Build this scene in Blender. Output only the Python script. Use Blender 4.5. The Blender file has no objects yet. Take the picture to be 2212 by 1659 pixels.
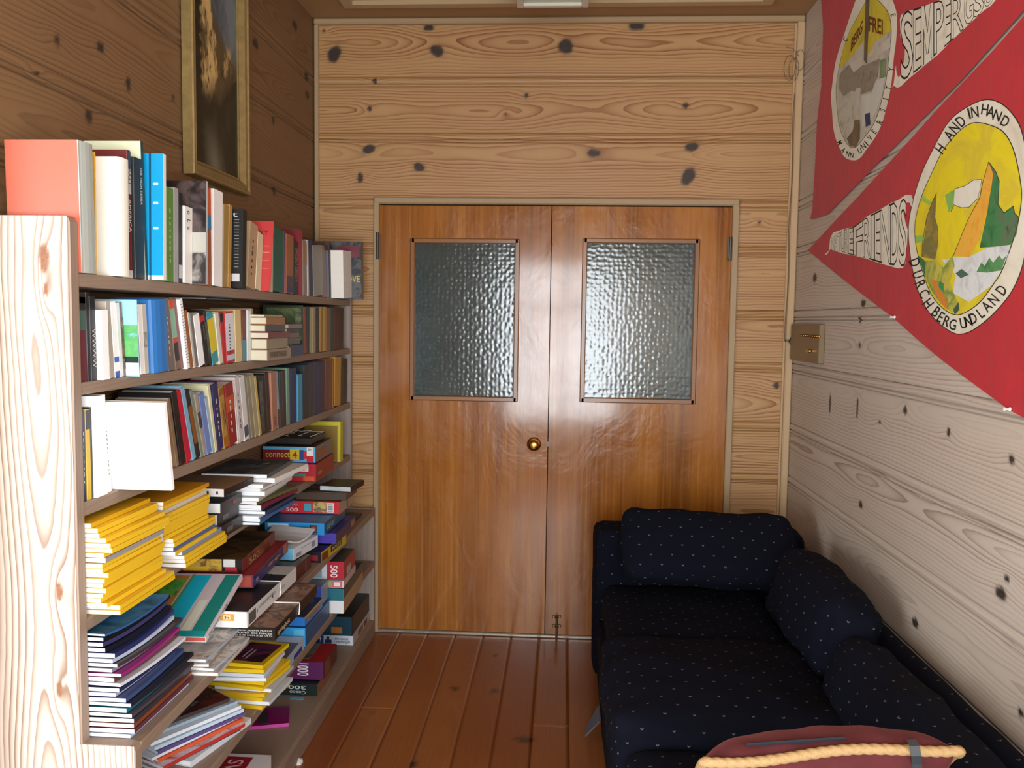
import bpy, math, random
import numpy as np
from mathutils import Vector, Matrix, noise as mnoise
C = bpy.context.scene.collection
PI = math.pi
random.seed(7)
W_, H_, F_ = 2212, 1659, 1834.335
CAMH = 1.4998
YAW, PIT, ROL = -0.05897196, 0.07445019, 0.01396407
def _rot():
    cy, sy = math.cos(YAW), math.sin(YAW); cp, sp = math.cos(PIT), math.sin(PIT); cr, sr = math.cos(ROL), math.sin(ROL)
    Rz = np.array([[cy, -sy, 0], [sy, cy, 0], [0, 0, 1]]); B = np.array([[1, 0, 0], [0, 0, -1], [0, 1, 0]])
    Rx = np.array([[1, 0, 0], [0, cp, -sp], [0, sp, cp]]); Rr = np.array([[cr, -sr, 0], [sr, cr, 0], [0, 0, 1]])
    return Rr @ Rx @ B @ Rz
MC = _rot()
CP = np.array([0, 0, CAMH])
def ray(x, y): return MC.T @ np.array([(x - W_/2)/F_, (y - H_/2)/F_, 1.0])
def onX(x, y, X): d = ray(x, y); return d*(X/d[0]) + CP
def onY(x, y, Y): d = ray(x, y); return d*(Y/d[1]) + CP
def onZ(x, y, Z): d = ray(x, y); return d*((Z-CAMH)/d[2]) + CP
def proj(p):
    c = MC @ (np.array(p, float) - CP); return W_/2 + F_*c[0]/c[2], H_/2 + F_*c[1]/c[2]
def Yat(px, X, z):           # depth where the level line (X, ., z) crosses picture column px
    a = (px - W_/2)/F_; q = np.array([X, 0, z]) - CP; r = MC @ q; k = MC[:, 1]
    return (a*r[2] - r[0])/(k[0] - a*k[2])
# ------------------------------------------------------------------ colours and materials
def lin(c):
    if isinstance(c, str):
        c = c.lstrip('#'); c = tuple(int(c[i:i+2], 16) for i in (0, 2, 4))
    return tuple(((v/255)/12.92 if v/255 <= .04045 else ((v/255+.055)/1.055)**2.4) for v in c)
_mats = {}
class N:                      # small node helper
    def __init__(s, name):
        s.m = bpy.data.materials.new(name); s.m.use_nodes = True; s.t = s.m.node_tree; s.n = s.t.nodes; s.n.clear()
        s.out = s.n.new('ShaderNodeOutputMaterial'); s.b = s.n.new('ShaderNodeBsdfPrincipled'); s.l(s.b.outputs[0], s.out.inputs[0])
    def l(s, a, b): s.t.links.new(a, b)
    def new(s, typ, **k):
        n = s.n.new(typ)
        for a, v in k.items(): setattr(n, a, v)
        return n
    def put(s, sock, v):
        if hasattr(v, 'is_linked') or isinstance(v, bpy.types.NodeSocket): s.l(v, sock)
        else: sock.default_value = v
    def math(s, op, a, b=None, c=None, clamp=False):
        n = s.new('ShaderNodeMath', operation=op, use_clamp=clamp); s.put(n.inputs[0], a)
        if b is not None: s.put(n.inputs[1], b)
        if c is not None: s.put(n.inputs[2], c)
        return n.outputs[0]
    def mix(s, f, a, b, mode='MIX'):
        n = s.new('ShaderNodeMix', data_type='RGBA', blend_type=mode); s.put(n.inputs['Factor'], f)
        s.put(n.inputs[6], a if isinstance(a, bpy.types.NodeSocket) else (*a, 1)); s.put(n.inputs[7], b if isinstance(b, bpy.types.NodeSocket) else (*b, 1))
        return n.outputs[2]
    def attr(s, name): return s.new('ShaderNodeAttribute', attribute_name=name).outputs['Fac']
    def obj(s): return s.new('ShaderNodeTexCoord').outputs['Object']
    def mapping(s, v, scale=(1, 1, 1), loc=(0, 0, 0)):
        n = s.new('ShaderNodeMapping'); s.l(v, n.inputs[0]); n.inputs['Scale'].default_value = scale; n.inputs['Location'].default_value = loc; return n.outputs[0]
    def noise(s, v, scale, detail=3, rough=.5, dist=0):
        n = s.new('ShaderNodeTexNoise'); s.l(v, n.inputs['Vector']); n.inputs['Scale'].default_value = scale; n.inputs['Detail'].default_value = detail
        n.inputs['Roughness'].default_value = rough; n.inputs['Distortion'].default_value = dist; return n.outputs['Fac']
    def ramp(s, f, stops, interp='LINEAR'):
        n = s.new('ShaderNodeValToRGB'); s.l(f, n.inputs[0]); r = n.color_ramp; r.interpolation = interp
        while len(r.elements) < len(stops): r.elements.new(.5)
        for e, (p, c) in zip(r.elements, stops): e.position = p; e.color = (*c, 1)
        return n.outputs[0]
    def bump(s, h, strength, dist):
        n = s.new('ShaderNodeBump'); s.l(h, n.inputs['Height']); n.inputs['Strength'].default_value = strength; n.inputs['Distance'].default_value = dist
        s.l(n.outputs[0], s.b.inputs['Normal'])
    def set(s, **k):
        for a, v in k.items(): s.put(s.b.inputs[a.replace('_', ' ')], v)
def flat(col, rough=.6, coat=0, metal=0, key=None):
    k = ('flat', str(col), rough, coat, metal)
    if k in _mats: return _mats[k]
    n = N('paint_%s' % (col if isinstance(col, str) else '%d_%d_%d' % tuple(col)))
    c = lin(col); v = n.noise(n.obj(), 60, 3)
    n.set(Base_Color=n.mix(n.math('MULTIPLY', v, .22), c, tuple(x*.72 for x in c)), Roughness=rough, Coat_Weight=coat, Metallic=metal)
    n.b.inputs['Coat Roughness'].default_value = .18
    _mats[k] = n.m; return n.m
def photo(cols, scale=14, seed=0, rough=.35):   # printed picture: blotches of a few colours
    k = ('photo', tuple(map(str, cols)), scale, seed)
    if k in _mats: return _mats[k]
    n = N('printed_picture'); v = n.mapping(n.obj(), loc=(seed*3.7, seed*1.3, seed*.9)); f = n.noise(v, scale, 5, .6, .8)
    st = [(.30 + .42*i/max(1, len(cols)-1), lin(c)) for i, c in enumerate(cols)]
    n.set(Base_Color=n.ramp(f, st), Roughness=rough); _mats[k] = n.m; return n.m
def paper(col='f2f0e8', lines=900):
    k = ('paper', col, lines)
    if k in _mats: return _mats[k]
    n = N('page_edges'); v = n.obj(); c = lin(col)
    w = n.new('ShaderNodeTexWhiteNoise', noise_dimensions='3D'); n.l(n.mapping(v, (lines, lines*.01, lines)), w.inputs[0])
    f = n.noise(n.mapping(v, (1, 1, 1)), 300, 2)
    n.set(Base_Color=n.mix(n.math('MULTIPLY', f, .35), c, tuple(x*.7 for x in c)), Roughness=.85); _mats[k] = n.m; return n.m
def wood(name, light, dark, ring, ringf, rough=.5, knotc=(52, 42, 36), coat=0, fine=.18, ringmix=.6, spec=.5, gam=3.0, tintamt=.35, broad=.25, sparse=1.0):
    n = N(name); G = n.attr('grain'); K = n.attr('knot'); T = n.attr('tint'); o = n.obj()
    gn = n.noise(o, 22, 2)
    x = n.math('FRACT', n.math('MULTIPLY_ADD', gn, .22, n.math('MULTIPLY', G, ringf)))
    late = n.math('POWER', x, gam)
    edge = n.math('SUBTRACT', 1.0, n.math('POWER', n.math('SUBTRACT', 1.0, x, clamp=True), 9.0), clamp=True)  # quick fall just after the ring
    late = n.math('MULTIPLY', late, n.math('SUBTRACT', 1.0, n.math('POWER', x, 40.0)))
    var = n.noise(n.new('ShaderNodeCombineXYZ').outputs[0], 1)
    cz = n.new('ShaderNodeCombineXYZ'); n.l(n.math('MULTIPLY', G, ringf*.23), cz.inputs[0]); amp = n.noise(cz.outputs[0], 1.0, 2)
    late = n.math('MULTIPLY', late, n.math('MULTIPLY', n.math('POWER', n.math('MULTIPLY', amp, 1.75), sparse), ringmix), clamp=True)
    fx = n.new('ShaderNodeCombineXYZ'); n.l(n.math('MULTIPLY', G, 900), fx.inputs[0]); n.l(n.math('MULTIPLY', n.attr('along'), 14), fx.inputs[1])
    fib = n.noise(fx.outputs[0], 1, 2)
    base = n.mix(n.noise(n.mapping(o, (1, 1, 1)), 2.3, 3), lin(light), lin(dark))
    base = n.mix(n.math('MULTIPLY', T, tintamt), base, lin(dark))
    base = n.mix(n.math('MULTIPLY', fib, fine), base, tuple(v*.55 for v in lin(dark)))
    base = n.mix(late, base, lin(ring))
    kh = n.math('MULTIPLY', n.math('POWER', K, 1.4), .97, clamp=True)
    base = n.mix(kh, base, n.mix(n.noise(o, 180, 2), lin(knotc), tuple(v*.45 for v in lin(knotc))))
    n.set(Base_Color=base, Roughness=rough, Coat_Weight=coat); n.b.inputs['Specular IOR Level'].default_value = spec
    n.bump(n.math('ADD', late, n.math('MULTIPLY', fib, .6)), .18, .0006)
    return n.m
# ------------------------------------------------------------------ mesh helper
class MB:
    def __init__(s): s.v = []; s.f = []; s.uv = None
    def add(s, vs, fs):
        o = len(s.v); s.v += [tuple(map(float, p)) for p in vs]; s.f += [tuple(i+o for i in f) for f in fs]; return s
    def box(s, x0, x1, y0, y1, z0, z1, T=None, bev=0):
        if bev:
            b = min(bev, abs(x1-x0)*.45, abs(y1-y0)*.45, abs(z1-z0)*.45)
            pts = []; idx = {}
            for i, sx in enumerate((0, 1)):
                for j, sy in enumerate((0, 1)):
                    for k, sz in enumerate((0, 1)):
                        X, Y, Z = (x0, x1)[sx], (y0, y1)[sy], (z0, z1)[sz]; dx, dy, dz = (b, -b)[sx], (b, -b)[sy], (b, -b)[sz]
                        idx[sx, sy, sz, 0] = len(pts); pts.append((X, Y+dy, Z+dz)); idx[sx, sy, sz, 1] = len(pts); pts.append((X+dx, Y, Z+dz)); idx[sx, sy, sz, 2] = len(pts); pts.append((X+dx, Y+dy, Z))
            fs = []
            for a in (0, 1):
                fs.append([idx[a, p, q, 0] for p, q in ((0, 0), (1, 0), (1, 1), (0, 1))]); fs.append([idx[p, a, q, 1] for p, q in ((0, 0), (1, 0), (1, 1), (0, 1))]); fs.append([idx[p, q, a, 2] for p, q in ((0, 0), (1, 0), (1, 1), (0, 1))])
                for c in (0, 1):
                    fs.append([idx[a, c, 0, 0], idx[a, c, 1, 0], idx[a, c, 1, 1], idx[a, c, 0, 1]])
                    fs.append([idx[a, 0, c, 0], idx[a, 1, c, 0], idx[a, 1, c, 2], idx[a, 0, c, 2]])
                    fs.append([idx[0, a, c, 1], idx[1, a, c, 1], idx[1, a, c, 2], idx[0, a, c, 2]])
                    for d in (0, 1): fs.append([idx[a, c, d, 0], idx[a, c, d, 1], idx[a, c, d, 2]])
        else:
            pts = [(x, y, z) for x in (x0, x1) for y in (y0, y1) for z in (z0, z1)]
            fs = [(0, 1, 3, 2), (4, 6, 7, 5), (0, 4, 5, 1), (2, 3, 7, 6), (0, 2, 6, 4), (1, 5, 7, 3)]
        if T: pts = [T(*p) for p in pts]
        return s.add(pts, fs)
    def prism(s, poly, lo, hi, T):   # polygon (a,b) swept from lo to hi ; T(a,b,c)->xyz
        n = len(poly); pts = [T(a, b, lo) for a, b in poly] + [T(a, b, hi) for a, b in poly]
        return s.add(pts, [tuple(range(n))[::-1], tuple(range(n, 2*n))] + [(i, (i+1) % n, n+(i+1) % n, n+i) for i in range(n)])
    def tube(s, pts, r, n=8, closed=False, rf=None, caps=True):
        P = [Vector(p) for p in pts]; m = len(P); rings = []; up = Vector((0.13, .31, .94))
        for i, p in enumerate(P):
            t = (P[(i+1) % m] - P[i-1]) if closed else (P[min(i+1, m-1)] - P[max(i-1, 0)])
            t.normalize(); a = t.cross(up)
            if a.length < 1e-4: a = t.cross(Vector((1, 0, 0)))
            a.normalize(); b = t.cross(a); up = -b if False else up
            rings.append([p + (a*math.cos(2*PI*k/n) + b*math.sin(2*PI*k/n))*(rf(i, 2*PI*k/n) if rf else r) for k in range(n)])
        vs = [v for R_ in rings for v in R_]; fs = []
        for i in range(m if closed else m-1):
            j = (i+1) % m
            for k in range(n): fs.append((i*n+k, i*n+(k+1) % n, j*n+(k+1) % n, j*n+k))
        if caps and not closed: fs += [tuple(range(n))[::-1], tuple(range((m-1)*n, m*n))]
        return s.add(vs, fs)
    def lathe(s, prof, T, n=24):     # prof (r, h) ; T(x,y,h)
        vs = []; m = len(prof)
        for r, h in prof:
            for k in range(n): vs.append(T(r*math.cos(2*PI*k/n), r*math.sin(2*PI*k/n), h))
        fs = [(i*n+k, i*n+(k+1) % n, (i+1)*n+(k+1) % n, (i+1)*n+k) for i in range(m-1) for k in range(n)]
        return s.add(vs, fs + [tuple(range(n))[::-1], tuple(range((m-1)*n, m*n))])
    def build(s, name, mat, parent=None, smooth=False, origin=None):
        V = np.array(s.v, float)
        if parent is not None: org = np.array(parent['_o'])
        elif origin is not None: org = np.array(origin, float)
        else: lo, hi = V.min(0), V.max(0); org = np.array([(lo[0]+hi[0])/2, (lo[1]+hi[1])/2, lo[2]])
        me = bpy.data.meshes.new(name); me.from_pydata((V-org).tolist(), [], s.f)
        if s.uv is not None:
            u = me.uv_layers.new(name='UVMap'); u.data.foreach_set('uv', np.array(s.uv, float).ravel())
        for m in (mat if isinstance(mat, (list, tuple)) else [mat]): me.materials.append(m)
        if smooth: me.polygons.foreach_set('use_smooth', [True]*len(me.polygons))
        me.update(); o = bpy.data.objects.new(name, me); C.objects.link(o)
        if parent is None: o.location = org
        else: o.parent = parent
        o['_o'] = org.tolist(); return o
def fixn(o):
    import bmesh
    b = bmesh.new(); b.from_mesh(o.data); bmesh.ops.recalc_face_normals(b, faces=b.faces); b.to_mesh(o.data); b.free(); return o
def tag(o, label, cat, group=None):
    o['label'] = label; o['category'] = cat
    if group: o['group'] = group
    return o
def struct(o, label=None, cat=None):
    o['kind'] = 'structure'
    if label: o['label'] = label
    if cat: o['category'] = cat
    return o
def empty(name, loc):
    o = bpy.data.objects.new(name, None); C.objects.link(o); o.location = loc; o['_o'] = list(map(float, loc)); o.empty_display_size = .05; return o
_txt = {}
def textmesh(s, bold=0.0, box=None):
    k = (s, bold, box)
    if k not in _txt:
        cu = bpy.data.curves.new('lettering', 'FONT'); cu.body = s; cu.size = 1; cu.offset = bold; cu.resolution_u = 3
        t = bpy.data.objects.new('lettering', cu); me = t.to_mesh()
        V = np.array([v.co[:] for v in me.vertices]); Fs = [tuple(p.vertices) for p in me.polygons]; t.to_mesh_clear(); bpy.data.objects.remove(t); bpy.data.curves.remove(cu)
        x0, x1, y0, y1 = box or (V[:, 0].min(), V[:, 0].max(), V[:, 1].min(), V[:, 1].max())
        _txt[k] = (np.stack([(V[:, 0]-x0)/(x1-x0), (V[:, 1]-y0)/max(1e-6, y1-y0)], 1), Fs, (x1-x0)/max(1e-6, y1-y0), (x0, x1, y0, y1))
    return _txt[k]
def text_on(mb, s, f, bold=0.0):       # f(u,v)->xyz, u,v in 0..1
    V, Fs = textmesh(s, bold)[:2]; mb.add([f(u, v) for u, v in V], Fs)
# ------------------------------------------------------------------ room constants (metres)
XL, XR, YB, YR, ZC = -1.165, 1.045, 3.944, -0.95, 2.862
XS, YP = -4.20, 1.60          # the room opens to the left in front of the bookcase
DL, DR, DS, DH = -0.8625, 0.7595, -0.0607, 2.03         # door opening, meeting line, head
STRIPS = [2.606, 2.355, 2.055, 1.848, 1.563, 1.325, 1.052, .809, .55, .30]
def sn(x, seed, n=5):
    r = np.random.RandomState(seed); x = np.asarray(x, float); a = np.zeros_like(x)
    for i in range(n): a += np.sin(x*(.6+i*.9+r.rand())*1.7 + r.rand()*6.28)/(1+i*.7)
    return a/2.2
def grain(U, Z, lo, hi, knots, seed, e0=.075):
    r = np.random.RandomState(seed); zc = lo + (hi-lo)*r.uniform(.25, .75)
    v = Z - zc + .006*sn(U*1.3, seed+1); e = e0*(.5+.5*sn(U*1.15 + r.rand()*9, seed+2)); e = np.abs(e)
    G = np.sqrt(v*v + e*e) + .004*sn(U*3.1 + Z*9, seed+3); K = np.zeros_like(G)
    for (ku, kz, ru, rz, an) in knots:
        du, dz = U-ku, Z-kz; c, s = math.cos(an), math.sin(an); a, b = du*c+dz*s, -du*s+dz*c
        G = G + .016*np.exp(-((du/(ru*3+.02))**2 + (dz/(rz*1.6+.008))**2))
        d = np.sqrt((a/ru)**2 + (b/rz)**2); d = d*(1 + .05*np.sin(3*np.arctan2(b, a)+ku*40) + .03*np.sin(7*np.arctan2(b, a)+kz*90))
        K = np.maximum(K, np.clip((1.25-d)/.4, 0, 1)); K = np.maximum(K, .22*np.clip((2.0-d)/1.2, 0, 1))
    return G, K
def strip_z(z0, z1, strips, step, fine=.0016):
    zs = list(np.arange(z0, z1, step)) + [z1]
    for s in strips:
        zs = [z for z in zs if not (s-.050 < z < s+.003)] + list(np.arange(s-.050, s+.0021, fine))
    return np.array(sorted(set(np.round([z for z in zs if z0 <= z <= z1], 5))))
def profile(Z, strips):
    d = np.zeros_like(Z)
    for s in strips:
        q = s - Z
        d = np.where((q >= 0) & (q < .0035), -.009, d)
        m = (q >= .0035) & (q < .029); d = np.where(m, -.0015+.0040*np.sin(PI*np.clip((q-.0035)/.0255, 0, 1)), d)
        m = (q >= .029) & (q < .0325); d = np.where(m, -.006, d)
        m = (q >= .0325) & (q < .0425); d = np.where(m, -.001+.0032*np.sin(PI*np.clip((q-.0325)/.010, 0, 1)), d)
        d = np.where((q >= .0425) & (q < .0465), -.006, d)
    return d
def boards(name, us, zs, P, edges, strips, knots, seed, mat, hole=None, parent=None, e0=.075, prof=True):
    U, Z = np.meshgrid(us, zs); D = profile(Z, strips) if prof else np.zeros_like(Z)
    G = np.zeros_like(U); K = np.zeros_like(U); T = np.zeros_like(U); ed = sorted(edges)
    for i in range(len(ed)-1):
        m = (Z >= ed[i]) & (Z <= ed[i+1]) if i == 0 else (Z > ed[i]) & (Z <= ed[i+1])
        if not m.any(): continue
        kn = [k for k in knots if ed[i]-.03 < k[1] <= ed[i+1]+.03]
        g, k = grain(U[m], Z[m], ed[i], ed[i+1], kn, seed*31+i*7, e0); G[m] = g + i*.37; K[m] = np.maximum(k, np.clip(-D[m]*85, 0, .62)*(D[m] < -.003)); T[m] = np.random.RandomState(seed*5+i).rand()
    nz, nu = U.shape; V = np.stack(P(U.ravel(), Z.ravel(), D.ravel()), 1)
    idx = np.arange(nz*nu).reshape(nz, nu); q = np.stack([idx[:-1, :-1], idx[:-1, 1:], idx[1:, 1:], idx[1:, :-1]], -1).reshape(-1, 4)
    if hole is not None:
        uc = (U[:-1, :-1]+U[1:, 1:]).ravel()/2; zc = (Z[:-1, :-1]+Z[1:, 1:]).ravel()/2; q = q[~hole(uc, zc)]
    me = bpy.data.meshes.new(name); me.vertices.add(len(V)); me.vertices.foreach_set('co', V.ravel())
    me.loops.add(q.size); me.loops.foreach_set('vertex_index', q.ravel().astype(np.int32)); me.polygons.add(len(q)); me.polygons.foreach_set('loop_start', np.arange(0, q.size, 4, dtype=np.int32))
    for nm, A in (('grain', G), ('knot', K), ('tint', T), ('along', U)):
        a = me.attributes.new(nm, 'FLOAT', 'POINT'); a.data.foreach_set('value', A.ravel().astype(np.float32))
    me.materials.append(mat); me.update(calc_edges=True); me.validate()
    o = bpy.data.objects.new(name, me); C.objects.link(o); o['_o'] = [0, 0, 0]
    if parent is not None: o.parent = parent; o.location = -Vector(parent['_o'])
    return o
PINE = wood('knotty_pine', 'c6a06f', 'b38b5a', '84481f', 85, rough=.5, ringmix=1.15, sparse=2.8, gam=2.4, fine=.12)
PINE_R = wood('pale_pine', 'c9bdb0', 'bbab9b', '8a705a', 85, rough=.5, ringmix=.75, sparse=2.6, fine=.14)  # paler pine for the right wall
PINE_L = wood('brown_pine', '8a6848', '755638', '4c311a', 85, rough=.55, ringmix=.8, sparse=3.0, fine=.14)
def pk(lst, f, ax):
    out = []
    for (x, y, rx, ry, an) in lst:
        p = f(x, y); q = f(x+rx, y); w = f(x, y+ry); out.append((p[ax], p[2], abs(q[ax]-p[ax])+.001, abs(w[2]-p[2])+.001, an))
    return out
KB = pk([(722, 117, 13, 19, -.5), (944, 110, 15, 12, -.4), (926, 60, 11, 7, 0), (1222, 100, 16, 16, -.4), (1375, 56, 17, 9, 0), (797, 322, 14, 9, .3), (905, 361, 12, 9, -.3), (778, 384, 6, 11, 0),
         (1282, 331, 14, 8, 0), (1494, 318, 15, 9, .2), (1487, 381, 13, 20, -.5), (798, 235, 4, 6, 0), (1137, 206, 5, 5, 0), (1481, 228, 7, 6, 0), (810, 175, 5, 5, 0), (1092, 246, 2, 3, 0), (1677, 833, 7, 7, 0), (700, 66, 3, 3, 0), (1640, 480, 3, 3, 0)],
        lambda x, y: onY(x, y, YB), 0)
KR = pk([(1955, 886, 4, 9, 0), (2049, 934, 4, 9, 0), (2185, 993, 6, 10, 0), (2162, 1282, 12, 14, 0), (2175, 1250, 5, 7, 0), (1859, 1090, 4, 8, 0), (1977, 1345, 7, 10, 0), (1858, 690, 3, 7, 0), (1857, 745, 3, 5, 0), (1760, 600, 4, 9, 0), (1865, 655, 5, 8, 0), (1852, 880, 2, 22, 0), (1793, 872, 2, 20, 0), (1900, 912, 3, 4, 0), (2205, 1540, 6, 10, 0)],
        lambda x, y: onX(x, y, XR), 1)
KL = pk([(123, 87, 6, 11, 0), (217, 102, 8, 12, 0), (277, 180, 5, 14, 0), (192, 252, 8, 13, 0), (80, 158, 4, 4, 0), (374, 212, 3, 5, 0), (552, 95, 6, 10, 0), (637, 55, 5, 9, 0), (592, 412, 4, 8, 0), (662, 165, 4, 9, 0), (664, 205, 4, 8, 0), (590, 260, 3, 7, 0)],
        lambda x, y: onX(x, y, XL), 1)
ED = [0] + sorted(STRIPS) + [ZC]
zb = strip_z(0, ZC, STRIPS, .008)
ub = np.unique(np.round(np.concatenate([np.arange(XL, XR, .008), [XR, DL-.0, DR+.0]]), 4))
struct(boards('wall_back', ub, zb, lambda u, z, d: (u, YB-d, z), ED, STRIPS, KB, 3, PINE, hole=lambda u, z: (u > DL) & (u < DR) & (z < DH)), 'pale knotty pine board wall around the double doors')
zl = strip_z(0, ZC, STRIPS, .012, .0024); ul = np.arange(YP, YB+.001, .010); ul[-1] = YB; ur = np.concatenate([np.arange(YR, 1.5, .03), np.arange(1.5, YB+.001, .0085)]); ur[-1] = YB
QY0, QY1, QZ0, QZ1 = -.88, -.02, .70, 2.15      # window added in the right wall, behind the camera, to brighten the spines
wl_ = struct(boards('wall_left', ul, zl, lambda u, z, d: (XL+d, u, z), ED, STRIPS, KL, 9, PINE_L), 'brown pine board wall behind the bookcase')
wr_ = struct(boards('wall_right', ur, zb, lambda u, z, d: (XR-d, u, z), ED, STRIPS, KR, 21, PINE_R, e0=.06, hole=lambda u, z: (u > QY0) & (u < QY1) & (z > QZ0) & (z < QZ1)), 'pale pine board wall behind the sofa')
mb = MB(); mb.box(XL-.06, XL-.015, YP, YB+.1, -.02, ZC+.02); mb.build('leak_backing', flat('6a4f36', .8), wl_)  # unseen panel added behind the boards to stop light leaking in
mb = MB(); mb.box(XR+.015, XR+.06, QY1, YB+.1, -.02, ZC+.02).box(XR+.015, XR+.03, YR-.1, QY0, -.02, ZC+.02); mb.build('leak_backing', flat('6a4f36', .8), wr_)  # added light stop behind the right boards
mb = MB(); mb.box(XL-.06, DL-.03, YB+.015, YB+.06, -.02, ZC+.02).box(DR+.03, XR+.06, YB+.015, YB+.06, -.02, ZC+.02).box(DL-.04, DR+.04, YB+.055, YB+.075, DH+.03, ZC+.02); mb.build('leak_backing', flat('6a4f36', .8), bpy.data.objects['wall_back'])  # added light stop behind the back boards
mb = MB()
for y in (QY0, QY1): mb.box(XR+.03, XR+.09, y-.025, y+.025, QZ0, QZ1)
for z in (QZ0, QZ1): mb.box(XR+.035, XR+.085, QY0, QY1, z-.025, z+.025)
struct(mb.build('added_window_right', flat('d9d2c4', .5)))  # frame of the added right opening
# rear wall (behind the camera) with a large window that lights the nook
WX0, WX1, WZ0, WZ1 = -.60, .60, .45, 2.12
mb = MB()
mb.box(XS, -4.02, YR-.1, YR, 0, ZC).box(-2.05, WX0, YR-.1, YR, 0, ZC).box(-4.02, -2.05, YR-.1, YR, 0, .25).box(-4.02, -2.05, YR-.1, YR, 1.85, ZC).box(WX1, XR, YR-.1, YR, 0, ZC).box(WX0, WX1, YR-.1, YR, 0, WZ0).box(WX0, WX1, YR-.1, YR, WZ1, ZC)
struct(mb.build('wall_rear', flat('b08d66', .6)))
UX0, UX1, UZ0, UZ1 = -4.02, -2.05, .25, 1.85  # extra unseen window, added to light the bookcase end and books
mb = MB()
for x in (UX0, (UX0+UX1)/2, UX1): mb.box(x-.025, x+.025, YR-.09, YR-.03, UZ0, UZ1)
for z in (UZ0, UZ1): mb.box(UX0, UX1, YR-.085, YR-.035, z-.025, z+.025)
struct(mb.build('added_window_rear', flat('d9d2c4', .5)))
VY0, VY1, VZ0, VZ1 = -.75, 1.40, .25, 1.95
mb = MB(); mb.box(XS-.1, XS, YR, VY0, 0, ZC).box(XS-.1, XS, VY1, YP, 0, ZC).box(XS-.1, XS, VY0, VY1, 0, VZ0).box(XS-.1, XS, VY0, VY1, VZ1, ZC)
struct(mb.build('wall_side', flat('b08d66', .6)))
mb = MB(); mb.box(XS, XL-.004, YP-.04, YP, 0, ZC); struct(mb.build('wall_partition', flat('a9835a', .6)))
mb = MB()
for y in (VY0, (2*VY0+VY1)/3, (VY0+2*VY1)/3, VY1): mb.box(XS-.09, XS-.03, y-.025, y+.025, VZ0, VZ1)
for z in (VZ0, VZ1): mb.box(XS-.085, XS-.035, VY0, VY1, z-.025, z+.025)
struct(mb.build('window_2', flat('d9d2c4', .5)))
mb = MB()
for x in (WX0, (WX0+WX1)/2, WX1): mb.box(x-.025, x+.025, YR-.09, YR-.03, WZ0, WZ1)
for z in (WZ0, WZ0+.72*(WZ1-WZ0), WZ1): mb.box(WX0, WX1, YR-.085, YR-.035, z-.025, z+.025)
struct(mb.build('window_1', flat('d9d2c4', .5)))
# floor planks
FLOORW = wood('floor_fir', 'b07440', '874a24', '5f2f14', 60, rough=.38, knotc=(58, 38, 26), coat=.25, ringmix=.25, tintamt=1.0, fine=.3)
seams = [-.7526+.1336*i for i in range(-26, 15)]
fu = np.arange(YR, YB+.05, .02)
fz = []
for s in seams: fz += [s-.0011, s-.001, s+.001, s+.0011]
fz = np.array(sorted(set(np.round(fz + list(np.arange(XS-.05, XR+.1, .0222)), 5))))
KF = [(p[1], p[0], .022, .022*r, 0) for p, r in ((onZ(1070, 1493, 0), .8), (982, 1487) and (onZ(982, 1487, 0), .8), (onZ(1071, 1417, 0), .5), (onZ(1133, 1597, 0), 1.6), (onZ(800, 1540, 0), .4), (onZ(886, 1403, 0), .35), (onZ(893, 1650, 0), .7), (onZ(1107, 1486, 0), .1))]
def fdepth(u, z, d):
    dd = np.zeros_like(z)
    for s in seams: dd = np.where(np.abs(z-s) < .00105, -.004, dd)
    # end joints of single boards
    for (i, y) in ((1, 3.14), (6, 3.06), (3, 1.9), (8, 2.4), (5, 1.2)):
        a = seams[25+i]; dd = np.where((z > a) & (z < a+.1336) & (np.abs(u-y) < .004), -.004, dd)
    return z, u, dd
fu = np.unique(np.concatenate([fu] + [[y-.0041, y-.0015, y+.0015, y+.0041] for y in (3.14, 3.06, 1.9, 2.4, 1.2)]))
struct(boards('floor', fu, fz, fdepth, [XS-.2]+seams+[XR+.3], [], KF, 40, FLOORW, prof=False, e0=.05), 'varnished red brown plank floor')
# ceiling with a perimeter board and a raised inner moulding
mb = MB(); mb.box(XS-.1, XR+.1, YR-.1, YB+.1, ZC, ZC+.04)
struct(fixn(mb.build('ceiling', flat('9c7850', .55))))
mb = MB(); w_ = .215
for a, b in (((XL+w_, YB-w_), (XR-w_, YB-w_)), ((XL+w_, YR+w_), (XL+w_, YB-w_-.045)), ((XR-w_, YR+w_), (XR-w_, YB-w_-.045))):
    mb.box(min(a[0], b[0])-.022, max(a[0], b[0])+.022, min(a[1], b[1])-.022, max(a[1], b[1])+.022, ZC-.02, ZC-.001)
struct(fixn(mb.build('trim_1', flat('b39a74', .5))), 'square moulding frame on the ceiling')
# trims round the back wall
CAS = flat('ab9370', .5)
mb = MB()
mb.box(XL+.004, XL+.024, YB-.022, YB, .0, ZC-.026, bev=.004); struct(fixn(mb.build('trim_2', CAS)))
mb = MB(); mb.box(XR-.034, XR-.002, YB-.026, YB, .0, ZC-.026, bev=.005).box(XR-.044, XR-.034, YB-.012, YB, 0, ZC-.03, bev=.003); struct(fixn(mb.build('trim_3', flat('c1a47e', .5))))
mb = MB(); mb.box(XL+.004, XR-.004, YB-.03, YB, ZC-.028, ZC-.001, bev=.006); struct(fixn(mb.build('trim_4', CAS)))
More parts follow.
